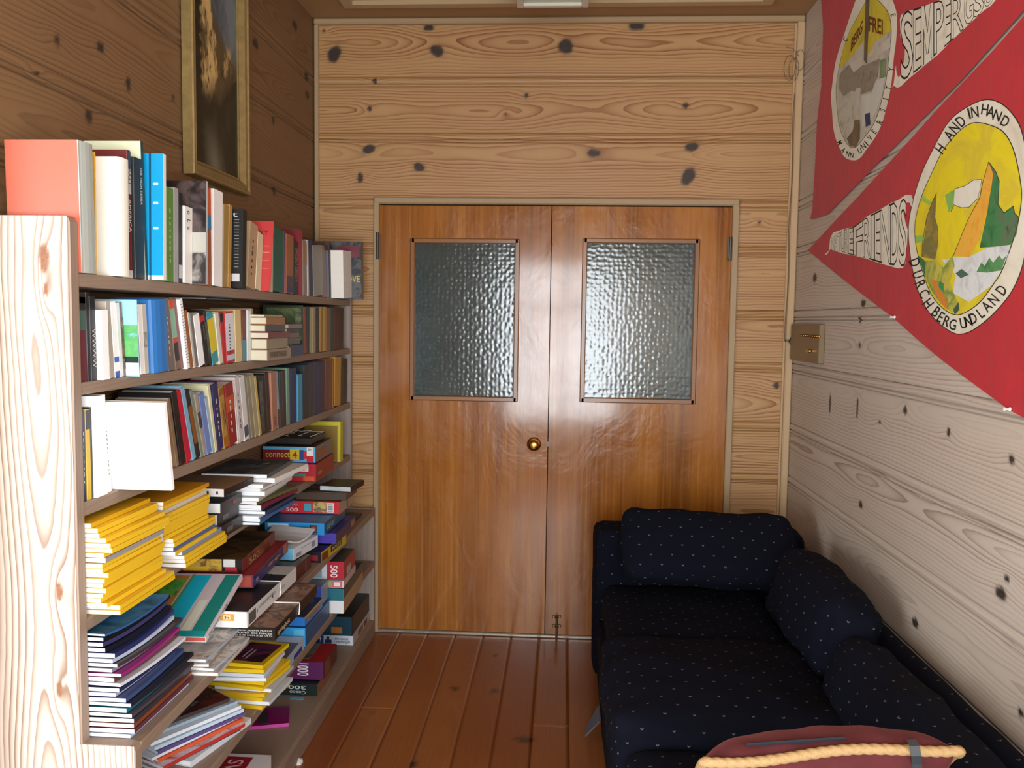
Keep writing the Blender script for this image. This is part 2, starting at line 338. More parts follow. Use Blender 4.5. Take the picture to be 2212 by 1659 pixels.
# door casing (three mitred pieces as one frame)
mb = MB()
mb.box(DL-.022, DL+.004, YB-.018, YB+.05, 0, DH+.022, bev=.004).box(DR-.004, DR+.026, YB-.018, YB+.05, 0, DH+.022, bev=.004).box(DL-.022, DR+.026, YB-.02, YB+.05, DH, DH+.032, bev=.006)
struct(fixn(mb.build('trim_5', CAS)), 'pale wood door casing')
mb = MB(); mb.box(DL, DR, YB-.012, YB+.04, 0, .016, bev=.004); struct(fixn(mb.build('trim_6', flat('b8b2a4', .3, 0, .7))), 'worn metal threshold strip under the doors')
# hall beyond the doors: closed dark box
mb = MB(); mb.box(DL-.1, DR+.1, YB+.06, YB+.08, 0, DH+.1)
struct(mb.build('wall_hall', flat('1c2322', .8)))
# ------------------------------------------------------------------ doors
def door_mat(seed):
    n = N('varnished_door_veneer'); o = n.mapping(n.obj(), loc=(seed*5.1, 0, seed*2.3))
    broad = n.noise(n.mapping(o, (9, 1, .55)), 1.0, 3, .55, .6); streak = n.noise(n.mapping(o, (70, 1, 1.1)), 1.0, 3, .6, .3); fine = n.noise(n.mapping(o, (420, 1, 6)), 1.0, 2)
    blot = n.noise(n.mapping(o, (2.2, 1, 1.6)), 1.0, 4, .6, .5)
    base = n.ramp(broad, [(.30, lin('713a0e')), (.50, lin('955416')), (.68, lin('b06c20'))])
    base = n.mix(n.math('MULTIPLY', n.math('POWER', streak, 3.0), 1.5, clamp=True), base, lin('cc9448'))
    base = n.mix(n.math('MULTIPLY', fine, .25), base, lin('5c2c10'))
    base = n.mix(n.math('MULTIPLY', n.math('SUBTRACT', blot, .52, clamp=True), 2.2, clamp=True), base, lin('8a4416'))
    scr = n.noise(n.mapping(o, (6, 1, 5)), 1.0, 6, .7)
    n.set(Base_Color=base, Roughness=n.ramp(scr, [(.35, (.17,)*3), (.62, (.30,)*3)]), Coat_Weight=.60)
    n.b.inputs['Coat Roughness'].default_value = .10; n.b.inputs['Specular IOR Level'].default_value = .28
    n.bump(n.noise(n.mapping(o, (5, 1, 3)), 1.0, 4, .6, .5), .42, .014); return n.m
GL = N('hammered_glass')
gv = GL.mapping(GL.obj(), (1, .02, 1)); vo = GL.new('ShaderNodeTexVoronoi', feature='SMOOTH_F1'); GL.l(gv, vo.inputs['Vector']); vo.inputs['Scale'].default_value = 50; vo.inputs['Smoothness'].default_value = .7; vo.inputs['Randomness'].default_value = .5
GL.set(Base_Color=GL.mix(GL.noise(gv, 9, 3), lin('25363a'), lin('3c5050')), Roughness=.14); GL.b.inputs['Specular IOR Level'].default_value = .70
GL.bump(GL.math('ADD', vo.outputs['Distance'], GL.math('MULTIPLY', GL.noise(GL.mapping(gv, (.3, 1, 1.4)), 90, 2), .12)), .5, .0020)
BEAD = flat('8a5a2c', .35, .3); BRASS = flat('b98f4a', .25, 0, 1); IRON = flat('5a5750', .4, 0, .8)
def door(name, x0, x1, gx0, gx1, gz0, gz1, seed, label):
    y0, y1 = YB-.006, YB+.034
    mb = MB(); T = lambda x, z, y: (x, y, z)
    for a, b, c, d in ((x0, gx0, .018, DH-.006), (gx1, x1, .018, DH-.006), (gx0, gx1, .018, gz0), (gx0, gx1, gz1, DH-.006)): mb.box(a, b, y0, y1, c, d)
    o = struct(fixn(mb.build(name, door_mat(seed))), label, 'door')
    mb = MB(); w = .018
    for a, b, c, d in ((gx0-w*.3, gx0+w, gz0-w*.3, gz1+w*.3), (gx1-w, gx1+w*.3, gz0-w*.3, gz1+w*.3), (gx0, gx1, gz0-w*.3, gz0+w), (gx0, gx1, gz1-w, gz1+w*.3)):
        mb.box(a, b, y0-.007, y0+.006, c, d, bev=.004)
    fixn(mb.build('glazing_bead', BEAD, o))
    mb = MB(); mb.box(gx0, gx1, y0+.008, y0+.016, gz0, gz1); fixn(mb.build('pane', GL.m, o))
    return o
def gl(px0, py0, px1, py1): a = onY(px0, py0, YB); b = onY(px1, py1, YB); return a[0], b[0], b[2], a[2]
d1 = door('door_1', DL+.005, DS-.002, *gl(889, 517, 1116, 866), 1, 'left leaf of the varnished double doors with brass knob')
d2 = door('door_2', DS+.002, DR-.005, *gl(1261, 517, 1499, 871), 2, 'right leaf of the varnished double doors with floor bolt')
def hinge(px, py0, py1, par):
    a, b = onY(px, py0, YB-.02), onY(px, py1, YB-.02); mb = MB(); mb.tube([(a[0], YB-.02, a[2]), (a[0], YB-.02, b[2])], .0065, 10).box(a[0]-.012, a[0]+.012, YB-.016, YB-.008, b[2]+.004, a[2]-.004)
    fixn(mb.build('hinge', IRON, par))
hinge(815, 502, 560, d1); hinge(1579, 512, 563, d2)
k = onY(1153, 961, YB-.03); mb = MB(); T = lambda x, y, h_: (k[0]+x, YB-.006-h_, k[2]+y)
mb.lathe([(.031, 0), (.033, .004), (.028, .009), (.012, .011)], T, 28); fixn(mb.build('knob_rosette', BRASS, d1, True))
mb = MB(); mb.lathe([(.010, .009), (.011, .025), (.022, .034), (.0255, .044), (.023, .054), (.015, .058), (.002, .0585)], T, 28); fixn(mb.build('knob', BRASS, d1, True))
k = onY(1183, 958, YB); mb = MB(); mb.box(k[0]-.006, k[0]+.005, YB-.009, YB-.004, k[2]-.012, k[2]+.010); fixn(mb.build('latch_plate', IRON, d1))
a, b = onY(1203, 1322, YB), onY(1200, 1378, YB)
mb = MB(); mb.tube([(a[0], YB-.018, a[2]-.005), (a[0], YB-.018, .004)], .0055, 10)
for z in (a[2]-.02, .06):
    mb.box(a[0]-.02, a[0]+.02, YB-.012, YB-.005, z-.008, z+.008, bev=.003).tube([(a[0]-.008, YB-.012, z), (a[0], YB-.026, z), (a[0]+.008, YB-.012, z)], .004, 6)
fixn(mb.build('floor_bolt', flat('8f8064', .35, 0, .9), d2))
# little fittings in the right corner
mb = MB(); mb.tube([(XR-.06, YB-.03, 1.36+.003*math.sin(i)) if 0 else (XR-.040-.004*math.sin(i*.35), YB-.030, 2.52-.0255*i) for i in range(44)], .0016, 5)
p = onY(1726, 140, YB-.05)
for kx, ky, r in ((1715, 150, .03), (1706, 147, .035), (1728, 130, .028)):
    q = onY(kx, ky, YB-.034); mb.tube([(q[0]+r*.7*math.cos(t*.42), YB-.034-.004*math.sin(t*.7), q[2]+r*1.6*math.sin(t*.42)) for t in range(16)], .0013, 5)
q = onY(1698, 99, YB-.02); mb.tube([(q[0], YB-.012, q[2]), (q[0]+.03, YB-.02, q[2]-.012), (q[0]+.055, YB-.034, q[2]-.05)], .0013, 5)
tag(fixn(mb.build('wire', flat('6e5a42', .5))), 'loose thin brown wire coiled on the corner trim right of the doors', 'wire')
q = onY(1705, 738, YB-.04); mb = MB()
mb.tube([(q[0]+.012, YB-.03, q[2]+.02), (q[0]-.004, YB-.05, q[2]), (q[0]+.012, YB-.055, q[2]-.022), (q[0]+.024, YB-.04, q[2]-.016)], .0035, 8).tube([(q[0]-.012, YB-.03, q[2]+.003), (q[0]-.012, YB-.05, q[2]+.003)], .006, 8)
tag(fixn(mb.build('wall_hook', IRON)), 'small dark metal hook on the corner trim beside the metal box', 'hook')
a, b = onX(1722, 700, XR), onX(1780, 788, XR)
mb = MB(); mb.box(XR-.026, XR, b[1], a[1], b[2]+.002, a[2], bev=.003)
cb = tag(fixn(mb.build('control_box', flat('7d6b50', .35, 0, .55))), 'small brown metal wall box with a bead row and lever near the corner', 'control box')
for i in range(9):
    t = i/8; q = onX(1731+39*t, 724+3.5*t, XR-.027); mb = MB(); mb.lathe([(.0005, -.006), (.0045, -.004), (.006, 0), (.0045, .004), (.0005, .006)], lambda x, y, h_: (XR-.028+x, q[1]+y, q[2]+h_), 8); fixn(mb.build('bead', BRASS, cb, True))
q = onX(1748, 758, XR-.027); mb = MB(); mb.box(XR-.04, XR-.026, q[1]-.03, q[1]+.02, q[2]-.006, q[2]+.006, bev=.003); fixn(mb.build('lever', BRASS, cb))
# ceiling lamp: square box fitting, framed glass underneath
a, b = onZ(1117, 18, 2.74), onZ(1271, 18, 2.74); lw = b[0]-a[0]; x0, y1 = a[0], a[1]
mb = MB()
for A in ((x0, x0+.026, y1-lw, y1), (x0+lw-.026, x0+lw, y1-lw, y1), (x0+.026, x0+lw-.026, y1-lw, y1-lw+.026), (x0+.026, x0+lw-.026, y1-.026, y1)): mb.box(*A, 2.74, 2.79, bev=.003)
mb.box(x0+.01, x0+lw-.01, y1-lw+.01, y1-.01, 2.79, ZC)
lamp = tag(fixn(mb.build('ceiling_light', flat('cfc9b8', .5))), 'square cream framed ceiling light with a glass panel', 'ceiling light')
mb = MB(); mb.box(x0+.024, x0+lw-.024, y1-lw+.024, y1-.024, 2.752, 2.758); fixn(mb.build('glass_panel', flat('a9b5a2', .2, .5), lamp))
# ------------------------------------------------------------------ bookcase
XU, XLO = -0.98, -0.865                     # front edge of the upper shelves / of the deeper lower unit
S1, S2, S3, S4, LED, MID, BOT = 1.584, 1.3615, 1.113, .868, .610, .365, .080
YN, YN2, YF, YF2 = 1.643, 1.670, 3.876, 3.903
SHW = wood('shelf_board', 'a8927f', '8a7462', '635044', 120, rough=.55, ringmix=.35, fine=.5)
PANEL = wood('weathered_fir_panel', 'd9ccc0', 'cbb9a9', '7d6450', 88, rough=.6, ringmix=1.1, gam=2.2, knotc=(150, 98, 62), tintamt=.1, fine=.25)
bc = empty('bookcase', (-1.02, 2.77, 0)); tag(bc, 'built-in wooden bookcase full of books, games and magazines along the left wall', 'bookcase')
def wcol(o, along):                          # give a plain board its grain coordinates
    me = o.data; co = np.array([v.co[:] for v in me.vertices]) + np.array(o['_o']); r = np.random.RandomState(len(bpy.data.objects))
    ax = {'x': 0, 'y': 1, 'z': 2}[along]; oth = [i for i in range(3) if i != ax]
    G = np.sqrt((co[:, oth[0]]-r.uniform(-.1, .1))**2 + (co[:, oth[1]]-r.uniform(-.1, .1))**2) + .01*sn(co[:, ax]*2, 5)
    for nm, A in (('grain', G), ('knot', G*0), ('tint', G*0+r.rand()), ('along', co[:, ax])):
        a = me.attributes.new(nm, 'FLOAT', 'POINT'); a.data.foreach_set('value', A.astype(np.float32))
    return o
def plank(name, x0, x1, y0, y1, z0, z1, along, par, mat=None, bev=.003, seg=18):
    mb = MB(); n = seg if along == 'y' else 1
    if along == 'y':                       # rounded front edge, cut into lengths so that the grain can wander
        r = min(bev, (z1-z0)*.45); prof = [(x0, z0), (x1-r, z0), (x1-r*.3, z0+r*.3), (x1, z0+r), (x1, z1-r), (x1-r*.3, z1-r*.3), (x1-r, z1), (x0, z1)]
        ys = np.linspace(y0, y1, n+1); m = len(prof); vs = [(x, y, z) for y in ys for x, z in prof]
        fs = [(i*m+k, i*m+(k+1) % m, (i+1)*m+(k+1) % m, (i+1)*m+k) for i in range(n) for k in range(m)] + [tuple(range(m))[::-1], tuple(range(n*m, n*m+m))]
        mb.add(vs, fs)
    else: mb.box(x0, x1, y0, y1, z0, z1, bev=bev)
    return wcol(fixn(mb.build(name, mat or SHW, par)), along)
# stepped end panels: the near one shows its broad face to the camera
def outline():
    r = .012
    return [(XL+.001, 0), (XLO, 0), (XLO, LED+.003-r), (XLO-r*.3, LED+.003-r*.3), (XLO-r, LED+.003), (XU+.002, LED+.003), (XU+.002, 1.695-r), (XU+.002-r*.3, 1.695-r*.3), (XU+.002-r, 1.695), (XL+.001, 1.695)]
mb = MB(); mb.prism(outline(), YN+.0008, YN2, lambda a, b, c: (a, c, b)); wcol(fixn(mb.build('end_panel', SHW, bc)), 'z')
us = np.arange(0, 1.6951, .006); us[-1] = 1.6945; xs = np.arange(XL+.002, XLO-.0019, .005)
kn = [(p[2], p[0], .030*r, .011*r, 0) for p, r in ((onY(95, 556, YN), 1), (onY(128, 1278, YN), .7), (onY(128, 1490, YN), .6), (onY(100, 625, YN), .5))]
boards('end_panel_face', us, xs, lambda u, z, d: (z, z*0+YN, u), [XL, XLO], [], kn, 77, PANEL, hole=lambda u, z: (u > LED) & (z > XU-.001), parent=bc, prof=False, e0=.045)
mb = MB(); mb.prism([(min(a, XLO-.004) if b < .7 else a, b) for a, b in outline()], YF, YF2, lambda a, b, c: (a, c, b)); wcol(fixn(mb.build('end_panel', wood('weathered_end_panel', 'b5a79c', '94857a', '6f6058', 140, rough=.6, ringmix=.5, fine=.6), bc)), 'z')
for nm, z, t, x in (('shelf', S1, .028, XU), ('shelf', S2, .026, XU), ('shelf', S3, .030, XU), ('shelf', S4, .028, XU)): plank(nm, XL+.003, x, YN2, YF, z-t, z, 'y', bc)
plank('ledge', XL+.003, XLO, YN2, YF, LED-.028, LED, 'y', bc); plank('shelf', XL+.003, XLO, YN2, YF, MID-.028, MID, 'y', bc)
plank('base_board', XL+.003, XLO-.006, YN2, YF, BOT-.022, BOT, 'y', bc); plank('toe_board', XLO-.04, XLO, YN2, YF, .001, BOT-.003, 'y', bc)
# ------------------------------------------------------------------ books
def quad_patch(mb, L, face, u0, u1, v0, v1, off, dims, th=.0004):
    t, d, h = dims
    if face == 's': f = lambda u, v, o: L(t*u, -o, h*v)
    elif face == 'c': f = lambda u, v, o: L(-o, d*(1-u), h*v)      # near cover, u from fore edge (0) to spine (1)
    P = [f(u, v, o) for o in (off, off+th) for u, v in ((u0, v0), (u1, v0), (u1, v1), (u0, v1))]
    mb.add(P, [(4, 5, 6, 7), (0, 3, 2, 1), (0, 1, 5, 4), (1, 2, 6, 5), (2, 3, 7, 6), (3, 0, 4, 7)]); return mb
def cover_poly(t, d, b, rnd):
    n = 7 if rnd else 1; pts = [(0, d)]
    if rnd:
        for i in range(n+1):
            a = PI*i/n; pts.append((t/2-t/2*math.cos(a), .14*t*(1-math.sin(a))))
    else: pts += [(0, .0012), (.0008, 0), (t-.0008, 0), (t, .0012)]
    pts += [(t, d), (t-b, d), (t-b, b+(.14*t if rnd else 0)), (b, b+(.14*t if rnd else 0)), (b, d)]
    return pts
def standing(label, bl, br, tl, top, col, zs, xs, group, prot=0, d=None, hard=True, rnd=False, bands=(), cover=None, cbands=(), text=(), pages='efeadd', mat=None, rough=.45, cov_mat=None, name='book', lines=0, mint=.004, zmax=9):
    X = xs + prot; y1, y2 = Yat(bl, X, zs), Yat(br, X, zs); p = onX(tl, top, X); a = math.atan2(p[1]-y1, p[2]-zs)
    if abs(a) < .012: a = 0
    t = max(mint, (y2-y1)*math.cos(a)*.95); h = math.hypot(p[1]-y1, p[2]-zs); d = d or min(.135+prot, X - XL - .014)
    ta = math.tan(a); h = min(h, (zmax-zs-.003-t*abs(math.sin(a)))/math.cos(a))
    for (pb, pt, ph) in _R.get(group, [])[-4:]:     # keep clear of the books already standing to its near side
        y1 = max(y1, pb + .0016); m = min(ph, h)
        ta = max(ta, (pb + (pt-pb)*m/ph + .0016 - y1)/m)
    a = math.atan(ta); t = min(t, max(mint*.7, (y2-y1)*math.cos(a)*.96)); h *= 1.0
    _R.setdefault(group, []).append((y1 + t/math.cos(a), y1 + t/math.cos(a) + h*math.sin(a), h*math.cos(a)))
    if rnd: X += .14*t
    ca, sa = math.cos(a), math.sin(a)
    if a <= 0: piv = (y1, zs+.0004); L = lambda A, B, Cc: (X-B, piv[0]+A*ca+Cc*sa, piv[1]-A*sa+Cc*ca)
    else: piv = (y1+t/ca*1.0, zs+.0004); L = lambda A, B, Cc: (X-B, piv[0]+(A-t)*ca+Cc*sa, piv[1]-(A-t)*sa+Cc*ca)
    b = .0028 if (hard and t > .009) else .0008
    ins = .003 if (hard and t > .009) else .0003
    mb = MB(); mb.prism(cover_poly(t, d, b, rnd), 0, h, L)
    o = fixn(mb.build(name, mat or flat(col, rough), origin=(X-d/2, (y1+y2)/2, zs))); tag(o, label, 'book', group)
    mb = MB(); mb.box(b, t-b, b+.001+(.14*t if rnd else 0), d-ins, ins, h-ins, T=L); fixn(mb.build('page_block', paper(pages), o))
    D = (t, d, h); e = .14*t if rnd else 0
    if cover is not None or cov_mat is not None:
        mb = MB(); quad_patch(mb, L, 'c', .0, 1.0, 0, 1, .0002, D); fixn(mb.build('front_cover', cov_mat or flat(cover, rough), o))
    for (v0, v1, c) in bands:
        mb = MB(); quad_patch(mb, L, 's', .01, .99, v0, v1, .0002, D); fixn(mb.build('spine_band', c if not isinstance(c, (str, tuple)) else flat(c, rough), o))
    for (u0, u1, v0, v1, c) in cbands:
        mb = MB(); quad_patch(mb, L, 'c', u0, u1, v0, v1, .0007, D); fixn(mb.build('cover_panel', c if not isinstance(c, (str, tuple)) else flat(c, rough), o))
    for (s, face, c, q) in text:
        mb = MB()
        if face == 's':     # down the spine
            v0, v1, u0, u1 = q; text_on(mb, s, lambda U, V: L(t*(u1+(u0-u1)*(1-V)) if 0 else t*(u0+(u1-u0)*V), -.0011, h*(v1+(v0-v1)*U)))
        elif face == 'h':   # across the spine
            v0, v1, u0, u1 = q; text_on(mb, s, lambda U, V: L(t*(u0+(u1-u0)*U), -.0011, h*(v0+(v1-v0)*V)))
        else:
            v0, v1, u0, u1 = q; text_on(mb, s, lambda U, V: L(-.0013, d*(1-(u0+(u1-u0)*U)), h*(v0+(v1-v0)*V)))
        mb.build('lettering', flat(c, .5), o)
    if lines:
        mb = MB(); r = random.Random(int(h*1e5)); n = max(3, int(abs(lines)))
        for i in range(n):
            v = .2+.6*i/n
            if lines > 0: quad_patch(mb, L, 's', .38, .38+.12, v, v+.6*r.uniform(.3, .75)/n, .0006, D)
        fixn(mb.build('lettering', flat('3a3a3a' if sum(lin(col)) > .5 else 'cfcabc', .5), o))
    return o
_R = {}
def row(zs, xs, group, zmax=9):
    def f(label, bl, br, tl, top, col, **k): return standing(label, bl, br, tl, top, col, zs, xs, group, zmax=zmax, **k)
    return f
BW = photo(['1d1b1a', '3c3836', '8f8a84', 'd6d2ca'], 24, 1); BW2 = photo(['141213', '2a2224', '5e4f4c', '241d1e'], 16, 2)
A = row(S1, XU-.004, 'books along the top shelf')
A('large orange book with grey cloth spine at the near end of the top shelf', 170, 208, 160, 302, 'a9aea6', cover='bd5f49', cbands=((.985, 1.0, 0, 1, 'a3aba6'),), d=.153, prot=.004, rnd=True)
A('thin yellow book behind the orange one at the near end of the top shelf', 208.5, 210, 205, 329, 'd8a321', d=.139, prot=-.034)
A('thick cream paperback with bare rounded spine next to the grey cloth spine', 222, 279, 211, 324, 'f6f2e4', rnd=True, prot=.012, hard=False)
A('dark red and grey book reading AMERICA beside the cream rounded spine', 279, 287, 273, 323, '6b2325', bands=((.86, .99, '3f4a5c'), (.66, .86, 'b9bab3'), (.0, .06, 'c4c0b8')), text=(('AMERICA', 's', 'd8d2c6', (.36, .62, .15, .85)), ('PALI', 's', '3a3a3c', (.74, .86, .2, .8))))
A('black book with a small white spine title before the tall pale book', 287, 314, 282, 336, '23282b', prot=.006, text=(('THE HIGH SIERRA', 's', 'd0cfc6', (.62, .93, .62, .84)),))
A('tall dark green book with a pale lime cover standing above its neighbours', 315, 321, 303, 305, '1f3a3a', cover='dfe6c4', prot=.0)
A('bright cyan spiral calendar with white page edges sticking out of the top shelf', 350, 360, 349, 331, 'e4e2da', cover='0ba0d8', prot=.036, hard=False, cbands=((.80, .83, 0, 1, '0a4f74'), (.0, 1, 0, .035, 'e8e8e4'), (.86, .93, .75, .77, 'bfe6f4'), (.86, .93, .60, .62, 'bfe6f4'), (.86, .93, .40, .42, 'bfe6f4')))
A('green paperback between the cyan calendar and a thin lilac book', 361, 376, 360, 404, '5f8f3c', lines=9)
A('thin lilac grey book right of the green paperback', 376.5, 386, 376, 405, 'a9a4a6')
A('narrow black and white striped spine before the white lettered book', 386.5, 395, 386, 416, '15171c', bands=((0, .2, 'c9c9c7'), (.2, .24, '222')), ) if 0 else A('narrow black and white striped spine before the white lettered book', 386.5, 395, 386, 416, '15171c', bands=((.05, .2, 'c9c9c7'),))
A('white book with scattered black spine letters, before the tall black photo book', 395.5, 416, 396, 445, 'f4f0e8', prot=.004, text=(('o  L  a', 's', '1e1e1e', (.70, .95, .3, .7)),), lines=0)
A('tall black photo book with a dark glossy cover standing above the white lettered one', 444, 449, 437, 388, 'b7bbc0', cov_mat=BW2, prot=.040, hard=False, cbands=((.60, 1, .30, .50, 'b9b7ae'), (.60, 1, .02, .31, BW)))
A('orange and brown thin book beside the tall black photo book', 450, 458, 447, 404, 'a3562c', bands=((.72, .99, 'd9602f'), (.58, .72, '2f7fb4')))
A('thick blank white book standing on the top shelf, right of the orange one', 458, 481, 459, 408, 'fbfaf8', hard=False, prot=.004)
A('olive tan hardback right of the thick blank white book', 481.5, 492, 484, 442, 'a3854a')
A('golden ochre hardback in front of the black book with white list', 492.5, 499, 496, 443, 'b98a3a')
A('black book with a white list on its cover and a barcode', 523, 532, 525, 453, '121314', cover='16181a', prot=.026, text=(('t', 'c', 'd8d8d8', (.90, .95, .80, .90)),), cbands=tuple((.84, .93, .86-.04*i, .868-.04*i, '8f8f8f') for i in range(16)) + ((.80, .95, .08, .18, 'cfcfcf'),))
A('leaning beige book with faded spine lettering on the top shelf', 533, 551, 541, 485, 'b89f7a', lines=6)
A('thin cream pamphlet leaning on the red book', 552, 564, 555, 503, 'd9d3ae', hard=False)
A('bright red hardback showing the letters KY above the cream pamphlet', 566, 582, 572, 471, 'c2393a', cover='c43c3d', prot=.030, text=(('KY', 'c', '2a1212', (.80, .87, .74, .90)),), cbands=tuple((.80, .95, v, v+.006, 'd9a49a') for v in (.64, .55, .43, .32)))
A('thin cream book between the red and the green hardbacks', 583.5, 589.5, 585, 492, 'cfc6ac')
A('dark green hardback on the top shelf next to the red one', 590, 611, 593, 494, '0f5a45', lines=0)
A('thin purple spine right of the dark green hardback', 611.5, 614.5, 612, 499, '4a3f6e')
A('thin orange spine before the tan leather book', 615, 618, 615, 517, 'c2633f')
A('tan leather book with a worn dark patch at its foot', 618.5, 634, 619, 506, '9a5f33', bands=((.10, .30, '4b3a3c'), (.02, .10, '2f3562')))
A('black book with brown spine lettering in front of the crimson one', 634.5, 645, 635, 522, '1b1416', text=(('VINCENT DESCHI', 's', 'b9926a', (.25, .9, .2, .8)),))
A('crimson hardback standing above the black book with brown lettering', 645.5, 654, 641, 495, 'a5263a', cover='6e1320', prot=.0)
A('grey and white spine with a brown picture beside the crimson hardback', 655, 664, 652, 518, '8e857a', bands=((.55, .95, '9a7a56'),))
A('white spine with a navy corner on the top shelf', 664.5, 668, 660, 518, 'd9d3c6')
A('navy blue spine before the grey cloth book', 668.5, 677, 666, 518, '232a52')
A('grey cloth hardback near the far end of the top shelf', 678, 700, 673, 530, '8f9086')
A('brown spine right of the grey cloth hardback', 700.5, 706, 697, 531, '7c5b45')
A('slim blue grey spine before the white book at the far end', 707, 712, 705, 541, '5c617a')
A('dark brown picture book behind the white one at the shelf end', 713, 716, 711, 521, '2c2420', cov_mat=photo(['2a211c', '4a3b30', '1b1714'], 20, 4), d=.16, prot=.0)
A('blank white book sticking out at the far end of the top shelf', 742, 761, 738, 541, 'efece2', cover='f0ede4', prot=.052, hard=False, bands=())
A('black film box lettered LOVE overhanging the far end of the top shelf', 778, 786, 775, 521, '5d5a33', cov_mat=photo(['141416', '26262a', '5c5c60', '1a1a1c'], 20, 6), prot=.095, name='film_box', cbands=((.55, .97, .74, .93, '6d2233'), (.70, .86, .62, .72, '1a1a1c')), text=(('LOVE', 'c', 'cfc52c', (.30, .41, .66, .97)),))
B = row(S2, XU-.004, 'books along the second shelf', S1-.034)
B('maroon book with a green band at the near end of the second shelf', 174, 190, 168, 632, '5e1f28', bands=((.58, .80, '3c5a4c'), (.80, .99, '1c1a1b'), (.88, .95, '7c2430')))
B('plain black book right of the maroon one on the second shelf', 190.5, 198, 183, 632, '17161a')
B('black book with a white zigzag scribble on its spine', 198.5, 211, 192, 640, '141318', text=(('WWWW', 's', 'b5b2ae', (.15, .62, .2, .9)),))
B('blank white book protruding from the near end of the second shelf', 214, 238, 204.5, 670, 'fbfaf8', prot=.012, hard=False)
B('beige grey book behind the protruding blank white one', 239, 249, 228, 651, 'b3a698', hard=False)
B('white book with a blue foot on the second shelf', 249.5, 260, 238.5, 652, 'fbfaf8', bands=((0, .08, '2f56b0'), (.2, .27, '4b6fc0')), hard=False)
B('second slim white book after the blue footed one', 260.5, 268, 249.5, 655, 'dfdddb', hard=False)
B('slim mottled brown spine before the frog book', 268.5, 273, 257.5, 654, '6f5548', bands=((.1, .8, photo(['7a5e4a', '3c2c2a', 'a3968c'], 60, 3)),))
B('picture book with a green frog on cyan cover on the second shelf', 287, 290, 280, 647, 'a5cfd8', cover='9fd9e4', prot=.030, hard=False, cbands=((.62, 1, .26, .67, photo(['86d3e0', '5aa864', '6cc06a', '1b3a2a'], 22, 5)), (.62, 1, .18, .26, '123024'), (.62, 1, .02, .18, 'dfe6e4')))
B('black and tan spine right of the frog book', 291, 298, 284, 658, '1d211f', bands=((.88, .99, '8f7449'),))
B('dark blue grey spine between the black tan one and a white one', 298.5, 304, 289, 662, '3f4257')
B('plain white paperback left of the cream speckled book', 304.5, 313, 295, 659, 'fbfaf8', hard=False)
B('cream speckled book left of the thick blue hardback', 313.5, 323, 305, 658, 'cfc6b4', bands=((.38, .6, photo(['cfc6b4', '8f897a', 'e0d8c6'], 50, 8)),))
B('thick bright blue hardback on the second shelf', 325, 364, 312, 648, '2f74b8', rnd=True, prot=.004, bands=())
B('mauve grey spine leaning beside the thick blue hardback', 365, 376, 346, 648, '7b6c6c', lines=7)
B('leaning spine of orange, mint and dark bands on the second shelf', 381, 391, 358, 650, '7c6a5a', bands=((.86, .98, 'd0532a'), (.45, .86, '86b79a'), (.38, .45, 'c44a38'), (.12, .38, '332c2c')))
B('dusty rose spine leaning before the large white notebook', 392, 398, 371, 648, '7d4a4c')
B('large white notebook leaning with spiral holes down its edge', 399, 411, 377, 643, 'fbfaf8', prot=.008, hard=False, lines=0, bands=tuple((.08+.042*i, .09+.042*i, '8f8a86') for i in range(21)))
B('orange brown spine leaning right of the large white notebook', 412, 419, 397, 673, 'a0643a')
B('slim white spine beside the orange brown one', 419.5, 423, 405, 676, 'cfccc4')
B('grey dark edged spine in the middle of the second shelf', 423.5, 430, 410, 678, '77756f')
B('plain white leaning book before the black one with a red square', 431, 444, 417, 683, 'fbfaf8', hard=False)
B('black book with a red square at the top of its spine', 444.5, 454, 431, 681, '191616', bands=((.86, .97, 'c22a2a'),), text=(('ANARCHY', 's', '8a8580', (.5, .8, .3, .7)),))
B('black and olive spine left of the yellow and teal book', 454.5, 459, 439.5, 673, '20211c', bands=((.25, .8, '5a5338'),))
B('book with a yellow upper spine and a teal foot', 460, 474, 446, 682, '3f97a0', bands=((.24, .90, 'dcc62f'),))
B('cream spine leaning between the teal footed and the red black book', 475, 483, 464, 678, 'd8d3bd')
B('narrow red spine with a black top', 483.5, 490, 474, 678, 'b32434', bands=((.82, .99, '1b1a1c'),))
B('red book with a white printed panel and barcode on the second shelf', 490.5, 509, 486, 675, 'bb2a30', hard=False, bands=((.24, .97, 'dcdfe6'), (.05, .16, 'bcc9d8')), lines=9)
B('cream yellow book right of the red one with barcode', 510, 523.5, 507, 670, 'd3bd85', hard=False)
B('spine half brick red and half teal', 524, 533, 523, 670, '6e3026', bands=((.01, .42, '3f8a97'),))
B('slim white spine next to the brick red and teal one', 534, 542.5, 534, 671, 'dfe5e6', hard=False)
B('slim tan spine at the end before the flat piles', 543, 547.5, 542, 667, 'a38f70')
B('dark green picture book standing behind the second flat pile', 654, 657, 652, 660, '33433c', cover='2c3a30', d=.15, cbands=((.1, .98, .3, .95, photo(['55603c', '6b7446', '3c4a34', '7d8467'], 14, 9)),))
B('rust red hardback right of the flat piles', 657.5, 663, 656, 664, '8f3e24')
B('very dark green spine beside the rust red hardback', 663.5, 669, 664, 663, '1c2d28')
B('pale green spine on the second shelf near its far end', 669.5, 675, 669, 664, 'a5a67e')
B('beige spine right of the pale green one', 675.5, 682, 675, 664, 'a3936f')
B('dark olive spine before the ribbed tan book', 682.5, 690, 682, 664, '2f2a1e')
B('tan book with raised ribs near the far end of the second shelf', 690.5, 697, 691, 664, '94713c', rnd=True)
B('second tan ribbed book beside the first ribbed one', 697.5, 704.5, 698, 664, 'a5854f', rnd=True)
B('gold and brown spine with a frayed edge near the far end', 705, 714, 705, 665, '8a5d33')
B('dark green spine second from the maroon one at the far end', 714.5, 722, 715, 665, '243a34')
